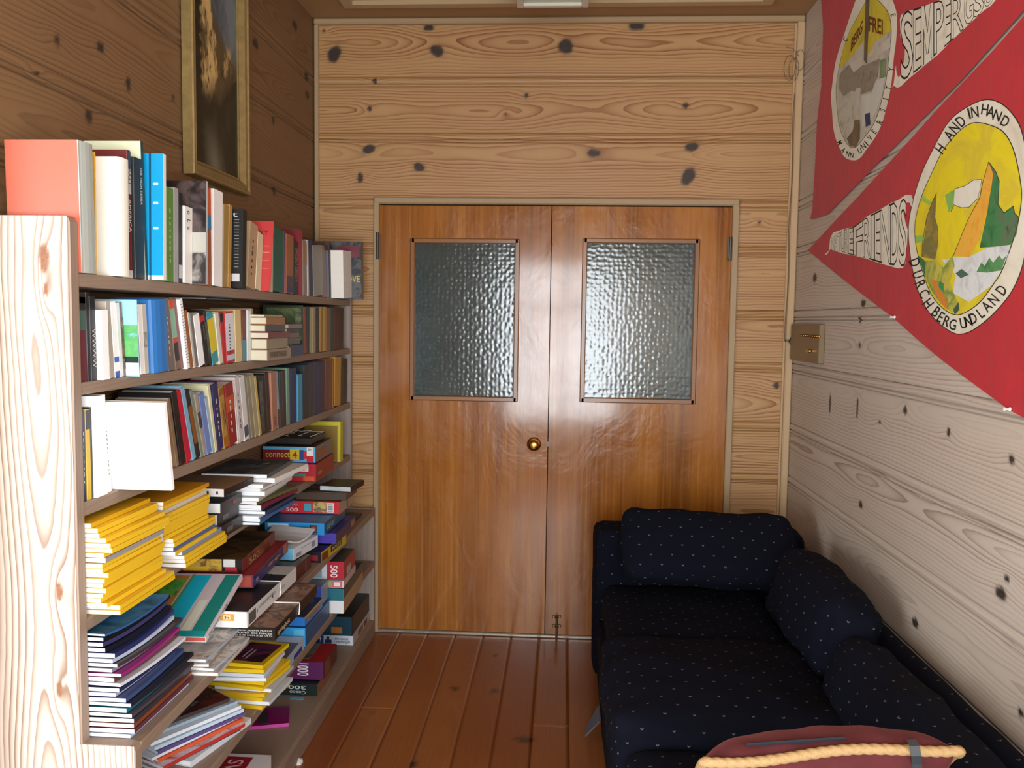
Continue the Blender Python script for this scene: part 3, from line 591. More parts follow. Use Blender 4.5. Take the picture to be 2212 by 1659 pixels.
B('maroon spine near the far end panel on the second shelf', 722.5, 733, 723, 665, '4a1d1f')
B('black brown last book against the end panel on the second shelf', 733.5, 742, 734, 665, '241c1a')
D = row(S3, XU-.004, 'books along the third shelf', S2-.026)
D('navy magazine file spine at the near end of the third shelf', 179, 188, 174, 888, '20304f', lines=8)
D('black topped yellow spine near the start of the third shelf', 189.5, 199, 181, 886, 'd0ac1e', bands=((.78, .99, '24262c'),))
D('slim black spine with white flecks left of the thick white book', 199.5, 203, 187, 882, '191a22')
D('thick white book at the near end of the third shelf', 204, 234, 187, 854, 'fbfaf8', prot=.006, hard=False)
D('slim white spiral book beside the thick white one', 235, 242, 212, 884, 'fbfaf8', hard=False, lines=12)
D('big blank white ring binder sticking far out of the third shelf', 372, 378, 354, 871, 'fbfaf8', cover='fbfaf8', prot=.125, hard=False, name='ring_binder', d=.255, cbands=((.60, .78, .055, .075, 'c9c7c4'), (.40, .415, .17, .18, '8a8a8a')))
D('kraft tan booklet behind the big white binder', 382, 388, 362, 864, '8f7356', hard=False)
D('black leaning hardback right of the big white binder', 389, 403, 362, 855, '1d1a1b', prot=.004)
D('bright red leaning book with a pink edge on the third shelf', 404, 416, 371, 860, 'c01f3a', bands=())
D('white topped light blue book leaning on the red one', 417, 425, 386, 845, '7fb0cb', pages='e6eef4', bands=())
D('black book with brown bands across its spine', 426, 435, 393, 857, '231f1d', bands=((.22, .78, '8a5526'),))
D('sage green spine leaning on the third shelf', 435.5, 441, 407, 849, '7f9080')
D('spine with a small photograph right of the sage green one', 441.5, 448, 420, 853, 'a3988c', bands=((.45, .7, photo(['5a4a40', '3a2c2a', '998877'], 60, 11)),))
D('periwinkle blue leaning book on the third shelf', 448.5, 459, 430, 854, '7388c4')
D('pale sky blue spine next to the periwinkle one', 459.5, 465, 442, 862, 'a3bed0')
D('cream yellow tall spine leaning before the purple one', 465.5, 471, 448, 833, 'd9d4ac')
D('deep purple navy hardback on the third shelf', 472, 484, 458, 832, '2c2858', lines=6)
D('ochre book with a dark zigzag line down its spine', 485, 496, 469, 841, 'b18943', bands=((.86, .97, '8a5c26'), (.02, .18, 'a0661f')), text=(('Z', 's', '3a2a18', (.3, .75, .4, .8)),))
D('red and orange shaded hardback after the ochre zigzag book', 496.5, 514, 486, 833, '8f2620', bands=((.55, .8, 'b8502c'),), lines=5)
D('slim white spine behind the red orange hardback', 514.5, 518, 497, 829, 'd6d2cc')
D('pinkish white book right of the red orange hardback', 518.5, 529, 504, 818, 'cdc4c4', lines=6)
D('white plastic covered book in the middle of the third shelf', 529.5, 539, 515, 818, 'd9d9d6', bands=((.05, .22, '4c5263'),))
D('grey silver spine beside the plastic covered book', 539.5, 544, 526, 813, '85867c')
D('worn khaki book with stained foot on the third shelf', 544.5, 552, 530, 816, '93886a')
D('pale khaki hardback right of the stained khaki one', 552.5, 561, 539, 813, 'a39c80')
D('short straw yellow spine before the worn black books', 561.5, 566, 549, 816, 'c2ab6a')
D('worn black book with flaking white edges', 566.5, 573, 559, 813, '201d1a', bands=((.05, .9, photo(['1b1917', '26231f', '5f584c', '1a1816'], 70, 12)),))
D('second worn black book right of the flaking one', 573.5, 579, 566, 812, '191714')
D('dark brown book with a white edge line', 579.5, 587, 572, 808, '33271e')
D('salmon paperback with a torn label on the third shelf', 588, 601, 583.5, 806, 'a8735c', text=(('PAR', 's', '5a3a30', (.06, .22, .25, .7)),), prot=.004)
D('pale blue spine with a brown foot beside the salmon paperback', 601.5, 606, 595.5, 804, '8aa4ae', bands=((.0, .33, '5a3527'),))
D('dark green spine with white wear before the maroon one', 606.5, 611.5, 603, 803, '22352f')
D('maroon spine left of the slim light green one', 612, 619.5, 609, 802, '3f1b1e')
D('slim light green spine on the third shelf', 620, 626.5, 618.5, 796, '6f9a80')
D('navy hardback right of the slim light green spine', 627, 641.5, 626, 797, '22284f')
D('short sky blue book among the navy hardbacks', 643.5, 654.5, 643, 810, '3f8fb4', prot=.004)
D('black green hardback right of the short sky blue book', 655.5, 668.5, 656, 790, '16262a')
D('charcoal hardback between the black green and the purple ones', 669, 678, 669, 785, '2a2a30')
D('purple navy hardback beside the charcoal one', 678.5, 687.5, 679, 782, '2b2746')
D('dark navy hardback third from the brown leather ones', 688, 697, 688, 782, '23274a')
D('slim wine red spine before the brown leather book', 697.5, 701.5, 698, 781, '47202c')
D('brown leather hardback on the third shelf', 702, 712.5, 703, 778, '6f4633')
D('red brown hardback beside the brown leather one', 713, 718, 714, 777, '7c4526')
D('slim tan spine left of the gold book', 718.5, 722, 719, 776, '9a6a33')
D('gold yellow hardback near the far end of the third shelf', 722.5, 736, 724, 774, 'c2922f')
D('olive black spine right of the gold yellow hardback', 736.5, 742, 738, 775, '35301f')
D('black last book against the end panel on the third shelf', 742.5, 749, 744, 776, '1c1813')
# ------------------------------------------------------------------ boxes, flat books and magazines
def frame(X, Y, z, yaw=0, pitch=0, roll=0):
    R = Matrix.Rotation(math.radians(yaw), 3, 'Z') @ Matrix.Rotation(math.radians(pitch), 3, 'X') @ Matrix.Rotation(math.radians(roll), 3, 'Y'); o = Vector((X, Y, z))
    return lambda a, b, c: tuple(o + R @ Vector((a, b, c)))       # a: to the right (<=0), b: away, c: up ; origin = near right bottom corner
def matof(c, rough=.4): return c if not isinstance(c, (str, tuple)) else flat(c, rough)
def panel(L, dims, face, u0, u1, v0, v1, off, th=.0004):
    dx, dy, dz = dims
    f = {'n': lambda u, v, o: L(-dx+dx*u, -o, dz*v), 'r': lambda u, v, o: L(o, dy*u, dz*v), 't': lambda u, v, o: L(-dx+dx*u, dy*v, dz+o)}[face]
    P = [f(u, v, o) for o in (off, off+th) for u, v in ((u0, v0), (u1, v0), (u1, v1), (u0, v1))]
    return MB().add(P, [(4, 5, 6, 7), (0, 3, 2, 1), (0, 1, 5, 4), (1, 2, 6, 5), (2, 3, 7, 6), (3, 0, 4, 7)])
def letters(L, dims, face, s, u0, u1, v0, v1, rot, off=.0016):
    dx, dy, dz = dims; mb = MB()
    f = {'n': lambda u, v: L(-dx+dx*u, -off, dz*v), 'r': lambda u, v: L(off, dy*u, dz*v), 't': lambda u, v: L(-dx+dx*u, dy*v, dz+off)}[face]
    def g(U, V):
        if rot == 180: U, V = 1-U, 1-V
        elif rot == 90: U, V = V, 1-U
        elif rot == 270: U, V = 1-V, U
        return f(u0+(u1-u0)*U, v0+(v1-v0)*V)
    text_on(mb, s, g, .01); return mb
def gbox(label, px, z, dx, dy, dz, col, near=None, right=None, top=None, pan=(), txt=(), yaw=0, pitch=0, roll=0, at=None, name='puzzle_box', cat='puzzle box', group=None, lid=None, clip=None):
    if at is None: q = onZ(px[0], px[1], z); at = (q[0], q[1])
    L = frame(at[0], at[1], z+.0006, yaw, pitch, roll); D = (dx, dy, dz)
    mb = MB(); mb.box(-dx, 0, 0, dy, 0, dz-.0016, T=L, bev=.0015); o = fixn(mb.build(name, matof(col))); tag(o, label, cat, group)
    nm = {'n': 'end_panel', 'r': 'side_panel', 't': 'lid_picture'}
    for f, c in (('n', near), ('r', right), ('t', top)):
        if c is not None: fixn(panel(L, D, f, .004, .996, .012, .988, -.0014 if f == 't' else .0001).build(nm[f], matof(c), o))
    for i, p in enumerate(pan): fixn(panel(L, D, *p[:5], off=(-.0014 if p[0] == 't' else 0)+.0006+.0001*i).build('printed_patch', matof(p[5]), o))
    for p in txt: letters(L, D, *p[:6], p[7] if len(p) > 7 else 0, off=.0002 if p[0] == 't' else .0022).build('lettering', flat(p[6], .5), o)
    return o
def flatbook(label, X, Y, z, w, l, t, col, yaw=0, pitch=0, roll=0, top=None, pages='ece6d6', name='book', group=None, sag=0, ends=True, txt=(), pan=(), spine='r', cat='book', b=None):
    L0 = frame(X, Y, z+.0005, yaw, pitch, roll); L = lambda a, bb, c: L0(a, bb, c + sag*(((bb/l)-.5)**2*4))
    b = b or (.0022 if t > .014 else .0006); n = 6 if sag else 1
    prof = [(-w, 0), (0, 0), (0, t), (-w, t), (-w, t-b), (-b, t-b), (-b, b), (-w, b)]
    mb = MB(); m = 8; ys = np.linspace(0, l, n+1)
    mb.add([L(a, y, c) for y in ys for a, c in prof], [(i*m+k, i*m+(k+1) % m, (i+1)*m+(k+1) % m, (i+1)*m+k) for i in range(n) for k in range(m)] + [tuple(range(m))[::-1], tuple(range(n*m, n*m+m))])
    o = fixn(mb.build(name, matof(col))); tag(o, label, cat, group)
    ins = .002 if t > .014 else -.0003
    mb = MB()
    for i in range(n): mb.box(-w+ins, -b-.0002, ys[i] if i else ins, ys[i+1] if i < n-1 else l-ins, b+.0001, t-b-.0001, T=L)
    fixn(mb.build('page_block', paper(pages), o))
    if top is not None:
        vs = [L(a, y, t+.0003) for y in ys for a in (-w, -.001)]
        mb = MB(); mb.add(vs + [L(a, y, t+.00005) for y in ys for a in (-w, -.001)], [(2*i, 2*i+1, 2*i+3, 2*i+2) for i in range(n)] + [(2*n+2+2*i, 2*n+4+2*i, 2*n+5+2*i, 2*n+3+2*i) for i in range(n)]); mb.build('front_cover', matof(top, .25), o)
    D = (w, l, t)
    for i, p in enumerate(pan): fixn(panel(L, D, *p[:5], off=.0005+.0001*i).build('printed_patch', matof(p[5]), o))
    for p in txt: letters(L, D, *p[:6], p[7] if len(p) > 7 else 0).build('lettering', flat(p[6], .5), o)
    return o
def copy_thing(o, loc, rz, label, group=None):
    c = o.copy(); C.objects.link(c); c.location = loc; c.rotation_euler = (0, 0, rz); c['label'] = label
    if group: c['group'] = group
    for ch in list(o.children): k = ch.copy(); C.objects.link(k); k.parent = c
    return c
rnd = random.Random(11)
# ---- two flat piles on the second shelf
g = 'books lying flat on the second shelf'; z = S2
x0 = onZ(578, 780, S2); X0, Y0 = x0[0], x0[1]
for lab, t, l, dxx, col, tx in (
    ('tan jacketed book with dark capital spine lettering, lowest of the near flat pile', .035, .235, 0, '94816a', 'THE MONEYCHANGERS'), ('beige thick book second from the bottom of the near flat pile', .033, .20, -.003, '8f8062', ''),
    ('red cloth book in the middle of the near flat pile', .020, .215, .004, '6f2a26', ''), ('dark grey book above the red one in the near flat pile', .022, .19, -.004, '4a4340', ''),
    ('orange brown book near the top of the near flat pile', .023, .19, -.003, '94642f', ''), ('thin tan booklet topmost on the near flat pile', .007, .17, -.008, '9a8a5e', '')):
    flatbook(lab, X0+dxx, Y0+rnd.uniform(-.006, .006), z, .125, l, t, col, yaw=rnd.uniform(-1.5, 1.5), group=g, pages='d8cfb6', txt=(('r', tx, .08, .80, .25, .78, '55473a'),) if tx else ()); z += t+.0012
z = S2; X0, Y0 = -.958, max(Yat(626, -.958, S2), Y0+.243)
for lab, t, l, dxx, col, tw in (
    ('navy hardback lowest of the far flat pile', .040, .165, 0, '252a4e', 0), ('grey brown book above the navy one in the far flat pile', .024, .145, -.008, '5c5347', 0), ('taupe book in the middle of the far flat pile', .017, .140, -.010, '6b5f55', 0),
    ('dark slim book in the far flat pile', .014, .140, -.010, '3a322d', 0), ('mauve slim book topmost on the far flat pile', .014, .155, -.004, '86706c', 0)):
    flatbook(lab, X0+dxx, Y0+(0 if tw == 0 else 0), z, .12, l, t, col, group=g, pages='d8cfb6'); z += t+.0012
flatbook('thin blue book lying on top of the standing books on the second shelf', -1.035, Yat(470, -1.0, 1.535), 1.5495, .11, .20, .004, '3a5f74')
# ---- yellow bordered magazines
YEL = flat('ecc02a', .4)
def ymag(label, X, Y, z, t, yaw=0, group=None, src=None, col=None):
    return flatbook(label, X, Y, z, .174, .254, t, col or YEL, yaw=yaw, pages='f4f2ee', name='magazine', cat='magazine', group=group)
g1 = 'yellow magazines in the near stack on the fourth shelf'; g2 = 'yellow magazines in the second stack on the fourth shelf'
def ystack(X, Y, z0, n, t, group, lab, special, fan):
    z = z0; proto = None
    for i in range(n):
        xx, yy, yw = X + fan(i)[0] + rnd.uniform(-.004, .004), Y + fan(i)[1] + rnd.uniform(0, .006), rnd.uniform(-1.2, .6)
        if i in special: ymag(special[i][0], xx, yy, z, t, yw, group, col=flat(special[i][1], .4))
        elif proto is None: proto = ymag(lab, xx, yy, z, t, yw, group); px0 = (Vector(proto.location), xx, yy, z, yw)
        else:
            R = Matrix.Rotation(math.radians(yw-px0[4]), 3, 'Z'); off = R @ (px0[0]-Vector((px0[1], px0[2], px0[3])))
            copy_thing(proto, Vector((xx, yy, z)) + off, math.radians(yw-px0[4]), lab, group)
        z += t+.0008
    return z
ystack(-.948, YN2+.006, S4, 19, .0098, g1, 'yellow spined magazine in the tall near stack beside the end panel', {11: ('grey spined magazine among the yellow ones of the near stack', '9a979a'), 0: ('lowest bright yellow magazine of the near stack, pushed out', 'e6b81c'), 18: ('topmost yellow magazine of the near stack under the third shelf', 'd9a514')}, lambda i: (.030 if i < 2 else (.024-.008*(i-13) if i >= 13 else .004*(i % 3)), .018 if i < 2 else 0))
ystack(-.955, 1.965, S4, 17, .0100, g2, 'yellow spined magazine in the second stack of yellow magazines', {14: ('white spined magazine near the top of the second yellow stack', 'cbc6c2'), 5: ('blue spined magazine in the second yellow stack', '4f6390'), 3: ('pale blue magazine low in the second yellow stack', '7d93b8'), 16: ('topmost yellow magazine of the second yellow stack', 'c98f12')}, lambda i: ((.022-.003*i, .075) if i < 4 else (0.012 if i < 8 else 0, .03 if i < 8 else 0)))
# ---- dark paperbacks and the tan box behind them
z = S4
for lab, t, col in (('thick dark paperback hidden lowest beside the yellow stacks', .036, '2a2524'), ('thick black paperback with white page ends, middle of three', .034, '2c2726'), ('dark paperback with a red mark on its spine, topmost of three', .032, '332b2a')):
    flatbook(lab, -.956-rnd.uniform(0, .012), 2.322, z, .105, .155, t, col, group='dark paperbacks on the fourth shelf', pages='eceae4', pan=(('r', .2, .5, .3, .7, '5f5a58'),) if t != .032 else (('r', .55, .75, .3, .7, '7a2a22'),)); z += t+.001
gbox('flat tan folding game box with a black edge on top of the dark paperbacks', None, 1.0, .225, .20, .022, '1f1b19', at=(-.93, 2.275), near='d6d2cc', top='8f755a', pan=tuple(('n', .06+.12*i, .085+.12*i, .3, .7, '2f3a6a') for i in range(8)), name='game_box', cat='game box', yaw=-3)
# ---- pile of magazines and papers, fourth shelf middle
z = S4; g = 'magazines and papers piled in the middle of the fourth shelf'
P4 = [('teal and white magazine lowest of the middle pile', .008, '1f6f80', 0, 0), ('bright blue spined magazine low in the middle pile', .010, '2f5f9a', .004, -2), ('white magazine with curled pages in the middle pile', .008, 'd5dbe2', -.002, 3), ('navy magazine under the maroon one in the middle pile', .010, '2a3a58', .016, -3),
      ('slate brochure in the middle pile', .007, '56636e', .01, 4), ('maroon spined book in the middle pile', .012, '6a1f3c', .022, -5), ('olive covered magazine in the middle pile', .010, '5d5a35', .008, -8), ('grey white journal in the middle pile', .012, 'b9b7b2', .002, 2), ('cream paper bundle in the middle pile', .014, 'd8d2c6', .006, 0),
      ('white catalogue with blue tint in the middle pile', .012, 'dfe4ea', .0, -1), ('beige wide magazine near the top of the middle pile', .012, 'b3a694', .03, -2), ('white bound report near the top of the middle pile', .014, 'e2e0da', .042, -1), ('dark photo magazine topmost of the middle pile', .012, '4b5258', .024, 1)]
for i, (lab, t, col, dxx, yw) in enumerate(P4):
    flatbook(lab, -.915+dxx+rnd.uniform(-.012, .012), 2.50+rnd.uniform(-.012, .012), z, .20, .275, t, col, yaw=yw+rnd.uniform(-3, 3), group=g, name='magazine', cat='magazine', pages='eef0f2', top=photo(['39434b', '59636a', '20262a', '7d8588'], 12, 3) if i == 12 else None); z += t+.0012
flatbook('black hardback with grey page edges lying behind the middle pile top', -1.0, 2.50+.30, S4, .14, .20, .03, '1d1b1b', name='book', pages='a9a49a')
# ---- games at the far end of the fourth shelf
q = onZ(683, 1041, S4)
gbox('red game box with a white emblem under a light blue game box', None, S4, .205, .30, .068, 'a3262a', at=(-.942, q[1]), right='8f2a1e', near='b01f33', yaw=2, name='game_box', cat='game box', group='game boxes', pan=(('n', .76, .97, .04, .30, 'd0562a'), ('n', .62, .86, .58, .94, 'e6e2e0'), ('n', .66, .82, .64, .84, 'b01f33'), ('n', .54, .80, .30, .46, '1f8f70'), ('r', .1, .3, .3, .5, 'b56a58')), txt=(('n', 'T', .05, .14, .52, .72, 'e8dcd8'), ('n', 'm', .67, .81, .66, .82, 'e6e2e0')))
gbox('light blue game box with a yellow 4 disc on the red game box', None, S4+.0695, .205, .27, .064, '4f9fc6', at=(-.948, q[1]+.012), right='6f6a66', near='5fb0d8', top=photo(['2a2420', '4a3a2c', '1a1a1e', '5a4632'], 10, 9), yaw=2, name='game_box', cat='game box', group='game boxes',
     pan=(('n', .0, .60, .14, .80, '7a1a22'), ('n', .52, .70, .18, .84, 'd8bf3a'), ('n', .84, .96, .45, .97, 'ecebe8'), ('n', .84, .97, .05, .44, 'c8202e'), ('n', .78, .84, .25, .75, 'c8303a'), ('n', .70, .78, .2, .8, '2f4a8a'), ('r', .12, .62, .25, .72, '8f5226'), ('n', 0, 1, .0, .05, '1d2f66')),
     txt=(('n', 'connect', .06, .52, .34, .66, 'd6b43a'), ('n', '4', .57, .66, .28, .74, 'b5202a'), ('n', '2', .86, .90, .78, .92, '2a2a2a'), ('n', '6+', .91, .95, .78, .92, '2a2a2a')))
gb = gbox('flat dark box with loose wire loops on the light blue game box', None, S4+.136, .18, .20, .026, '2a2622', at=(-.975, q[1]+.05), name='game_box', cat='game box', top=photo(['26241f', '3b342a', '171614'], 14, 3))
mb = MB(); zz = S4+.165
for k in range(3): mb.tube([(-.985-.05*k+.008*math.sin(t), q[1]+.07+.16*t/14, zz+.004*math.sin(t*.9+k)) for t in range(15)] + [(-.985-.05*k-.04, q[1]+.22, zz)], .0014, 5)
fixn(mb.build('wire_loop', flat('b5b0a4', .4), gb))
standing('bright yellow folder standing against the end of the fourth shelf', 735, 741, 735.5, 912, 'c8bd28', S4, XU+.012, 'fourth shelf', d=.16, hard=False, cover='cfc42e', name='folder', mint=.012, cbands=((.0, .92, .0, .90, '8f7430'),))
# ---- ledge : glossy magazine pile at the near end
z = LED; g = 'glossy magazines in the near pile on the ledge'
GP = [('lowest blue white magazine of the near pile on the ledge', 'b9c6e0', .008), ('maroon magazine low in the near pile on the ledge', '5f2f38', .010), ('brown orange magazine spine near the bottom of the ledge pile', '7d4426', .009), ('dark slate magazine with white stripe low in the ledge pile', '34343f', .009), ('brown grey magazine in the lower ledge pile', '4c4248', .008), ('teal spined magazine in the ledge pile', '1f6a80', .010), ('black magazine above the teal one in the ledge pile', '20222c', .008),
      ('steel blue magazine in the middle of the ledge pile', '41527f', .009), ('pale lilac magazine in the middle of the ledge pile', 'a7a6bf', .008), ('navy magazine with white spine print in the ledge pile', '232b4d', .009), ('white thin magazine in the ledge pile', 'd3d6de', .007), ('chestnut brown magazine in the upper ledge pile', '57352c', .010), ('magenta tipped magazine in the ledge pile', '9c2a7c', .007), ('greyish lilac magazine above the magenta one', '8d8a9c', .008),
      ('dark umber magazine in the upper ledge pile', '41383a', .008), ('bluish white magazine in the upper ledge pile', 'bcc5da', .008), ('royal navy magazine in the upper ledge pile', '2a3266', .010), ('black spined magazine high in the ledge pile', '1b1d26', .009), ('violet slate magazine second from the top of the ledge pile', '3d3d66', .009), ('black covered magazine topmost of the ledge pile', '16181d', .008)]
for i, (lab, col, t) in enumerate(GP):
    flatbook(lab, -.886-.0028*i+rnd.uniform(-.018, .012), YN2+.006+rnd.uniform(0, .003), z, .205, .275+rnd.uniform(-.01, .01), t, flat(col, .3), yaw=rnd.uniform(-4, .8), group=g, name='magazine', cat='magazine', pages='f2f4f6', top=photo(['15181f', '2a3038', '1f3f5c'], 9, 4) if i == 19 else None, sag=.0005*i+.0001); z += t+.0018
flatbook('blue covered magazine leaning at the very top of the ledge pile', -.945, YN2+.010, z+.0005, .18, .26, .005, '2c5f94', yaw=-3, sag=.0096, name='magazine', cat='magazine', top=photo(['1f2f44', '3f86b5', '16202c'], 8, 2), pages='e8eef2')
# crumpled magazines in front of the games on the ledge
z = LED
for i, (lab, col, t, X, yw) in enumerate((('cream magazine lowest under the tilted turquoise book', 'c9c2b4', .008, -.838, -16), ('pale photo magazine in the loose heap under the turquoise book', 'b4b7bb', .007, -.852, -21), ('brown tinted magazine in the loose heap', '8f7d72', .007, -.866, -14), ('silver grey magazine on top of the loose heap', 'a3adb5', .008, -.876, -18))):
    flatbook(lab, X, 2.00+.006*i, z, .19, .215, t, col, yaw=yw+18, group='loose magazines on the ledge', name='magazine', cat='magazine', top=photo(['b9bcc0', '8f8d90', 'd5d2cc', '6f4a40'], 16, 6+i), pages='e6e4de'); z += t+.0012
# long puzzle boxes on the ledge
SB = (onZ(594, 1386, LED)[0], 2.238)
o = gbox('long black puzzle box with a brown picture lid, overhanging the ledge', None, LED, .27, .40, .036, '1a1614', at=SB, top=photo(['7a5a48', '5c4334', '96705a', '3a2a22', 'a58a6c'], 14, 21), yaw=0,
         pan=(('t', .0, 1, .985, 1, '2a2220'),), txt=(('r', 'springbok', .03, .30, .22, .72, 'c9b9a2'), ('n', 'AUTHENTIC SPRINGBOK JIGSAW PUZZLE', .30, .97, .70, .84, 'd9d6d0'), ('n', 'OVER 500 PIECES', .62, .97, .52, .64, 'd9d6d0'), ('n', 'THE PUZZLE IS 20 1/4 IN X 20 1/4 IN', .42, .97, .34, .46, 'd9d6d0')))
mb = MB(); mb.tube([(SB[0]-.27, SB[1]+.20, LED+.0385), (SB[0]-.1, SB[1]+.205, LED+.0385), (SB[0]+.001, SB[1]+.21, LED+.0375), (SB[0]+.0025, SB[1]+.211, LED+.03), (SB[0]+.003, SB[1]+.20, LED+.004)], .0018, 6)
fixn(mb.build('rubber_band', flat('e8e4de', .5), o))
wz = LED+.0415; WB = (-.846, onZ(541, 1358, wz)[1])
o = gbox('long white puzzle box with a black lid and orange seal, on the brown lidded one', None, wz, .255, .43, .046, 'd9d7d4', at=WB, top='17181a', near='e6e5e3', right='cfccc8', pan=(('n', .70, .86, .42, .84, 'e6a43a'), ('n', .74, .82, .50, .76, 'f0d9a8'), ('r', .03, .15, .12, .78, '57534e'), ('t', .0, 1, .80, 1, 'bcbdb8'), ('t', .2, .8, .62, .80, '32373a'), ('r', .17, .18, .4, .6, '333'[:3]*2), ('r', .46, .48, .4, .62, '555048')),
         txt=(('n', 'h', .76, .81, .54, .72, 'b5502a'), ('r', 'A LANDSCAPE PUZZLE', .19, .52, .55, .75, '8f8b86'), ('r', '500', .60, .72, .4, .62, 'a9a5a0'), ('n', 'tm', .36, .42, .45, .55, '8a8a8a')))
mb = MB(); mb.tube([(WB[0]-.25, WB[1]+.26, wz+.0485), (WB[0]-.1, WB[1]+.265, wz+.0485), (WB[0]+.001, WB[1]+.27, wz+.0475), (WB[0]+.003, WB[1]+.27, wz+.02), (WB[0]+.0025, WB[1]+.262, wz+.003)], .0018, 6)
fixn(mb.build('rubber_band', flat('e8e4de', .5), o))
nz = wz+.0515; q = onZ(547, 1271, nz)
gbox('purple and red puzzle box lying on the long white box', None, nz, .235, .40, .040, '3a2a58', at=(q[0], q[1]), right='33285c', near='5f2c44', top='8f2a34', yaw=4, pan=(('n', .75, .98, .1, .9, '9a3f30'), ('r', .86, .97, .12, .88, 'a8674a'), ('r', .0, 1, .92, .985, '9a2f34')), txt=(('r', '1001 nights', .38, .74, .34, .66, 'c0a066'), ('r', 'm', .06, .12, .3, .55, 'b8a0c8')))
cz_ = nz+.0415; q = onZ(523, 1237, cz_)
gbox('dark 500 piece puzzle box with a sunlit lion picture on its end', None, cz_, .25, .34, .040, '1c1716', at=(q[0], q[1]), top=photo(['15120f', '2a2018', '5c4426', '1a1512'], 8, 12), right=photo(['3a2018', '5c2c1e', '7d4a2c', '2a1814'], 14, 8), yaw=3, pan=(('n', .28, .76, .10, .97, photo(['8a6a3c', 'c8a040', '6a4a2c', 'a88a60'], 26, 4)), ('n', .30, .6, .10, .40, 'cfa82c'), ('n', .0, .95, .0, .07, '8a1f2c'), ('n', .78, .92, .4, .97, 'd0cec8'), ('n', .80, .94, .12, .38, 'a52a3c'), ('r', .0, .14, .05, .97, '6f2a28')), txt=(('r', '500', .18, .48, .15, .62, 'a8805c'), ('n', '500', .02, .22, .35, .85, 'b9b2aa')))
# games around the middle of the ledge
bz = LED; q = onZ(640, 1273, bz)
gbox('maroon puzzle box with a black and olive lid in the middle of the ledge', None, bz, .22, .245, .05, '4f2426', at=(-.884, max(q[1], WB[1]+.44)), right='55262a', top=photo(['1d1c18', '5f5a2c', '2a2a26', '8a8a7c'], 13, 17), pan=(('r', .70, .97, .08, .9, '5c3230'), ('r', .74, .76, .1, .85, 'a8795c')))
q = onZ(626, 1212, bz+.052)
o = gbox('white printed box with barcodes under the curled papers', None, bz+.052, .20, .20, .042, 'dcdde0', at=(-.915, 2.83), near='6fb4d8', right='d3d5da', yaw=-8, name='carton', cat='box', pan=(('r', .1, .3, .15, .45, '8f939a'), ('r', .72, .88, .2, .7, '8a8d92'), ('r', .3, .7, .62, .72, 'a8abb0')))
flatbook('curled white papers on the white printed box', -.93, 2.83, bz+.0955, .17, .18, .006, 'cfd0d2', yaw=-12, roll=0, name='paper_stack', cat='papers', sag=.02, pages='d8d8d6')
# games at the far end of the ledge
q = onZ(690, 1220, LED); YB0 = (-.862, 2.985)
gbox('yellow and black game box lowest at the far end of the ledge', None, LED, .24, .28, .040, '17151c', at=YB0, right='b9a02c', near='1a1824', yaw=-4, name='game_box', cat='game box', pan=(('r', .02, .26, .08, .8, '6f3414'), ('r', .36, .80, .3, .92, '2a2018'), ('n', .8, .95, .2, .7, '8a2430')), txt=(('r', 'MAGEE', .40, .76, .40, .78, 'b5a88a'),))
q = onZ(734, 1172, LED+.0415)
gbox('violet blue game box with a cloud emblem above the yellow one', None, LED+.0415, .235, .30, .040, '3a2f7a', at=(-.838, 3.10), near='4638a0', right='2f2850', name='game_box', cat='game box', pan=(('n', .40, .68, .30, .80, 'c4d0e6'), ('n', .45, .56, .55, .86, 'd8a09a'), ('r', .75, .92, .2, .8, '8a6a4a')))
q = onZ(695, 1155, LED+.083)
gbox('bright blue game box between the violet and the red 500 box', None, LED+.083, .225, .30, .046, '1f7fc0', at=(-.872, 3.06), near='2286c8', right='27566f', name='game_box', cat='game box', pan=(('n', .76, .88, .18, .82, '3a2a30'), ('n', .78, .86, .3, .7, 'a8502c'), ('n', .05, .4, .6, .9, 'bfe0f0')), txt=(('r', 'carcas', .1, .45, .3, .7, '8fb0bc'),))
q = onZ(737, 1115, LED+.1305)
gbox('red 500 piece puzzle box with a picture label and barcode', None, LED+.1305, .235, .20, .048, 'b0202a', at=(-.852, 3.205), near='c0252e', right='a3907c', top=photo(['6f5242', '8f7058', '4a362c', 'a08468'], 12, 23), pan=(('n', .55, .78, .12, .94, photo(['7a9a6a', 'c8a86a', '5c4a3a', 'b5c4cc'], 40, 3)), ('n', .785, .90, .12, .90, 'd8d8d8'), ('n', .40, .52, .22, .80, '4a9ab0'), ('r', .5, .62, .05, .95, '7d6250'), ('r', 0, .02, 0, 1, 'b0202a')) + tuple(('n', .80, .885, .2+.13*i, .25+.13*i, '444444') for i in range(5)), txt=(('n', '500', .10, .30, .14, .44, 'f0dcd8'), ('n', 'A TIME TO PLAY', .08, .30, .62, .80, 'e0b0a8')))
q = onZ(778, 1059, LED+.180)
gbox('brown black puzzle box on top of the red 500 box', None, LED+.180, .20, .17, .030, '4a3a30', at=(-.832, 3.225), top=photo(['2a2420', '57483c', '8f8474', '1c1816'], 16, 30), right='4f4036')
flatbook('black book lettered LOVE SECRET topmost at the far end of the ledge', -.815, 3.235, LED+.2115, .13, .15, .022, '10181e', yaw=-6, pages='c9cbd0', txt=(('n', 'LOVE', .30, .62, .55, .9, 'a8c4c0'), ('n', 'SECRET', .30, .82, .12, .48, 'a8c4c0')), spine='n')
flatbook('narrow grey black magazine lying at the end of the ledge by the door', -.895, 3.53, LED, .07, .22, .012, '2f2b28', name='magazine', cat='magazine', pages='b5b5b2')
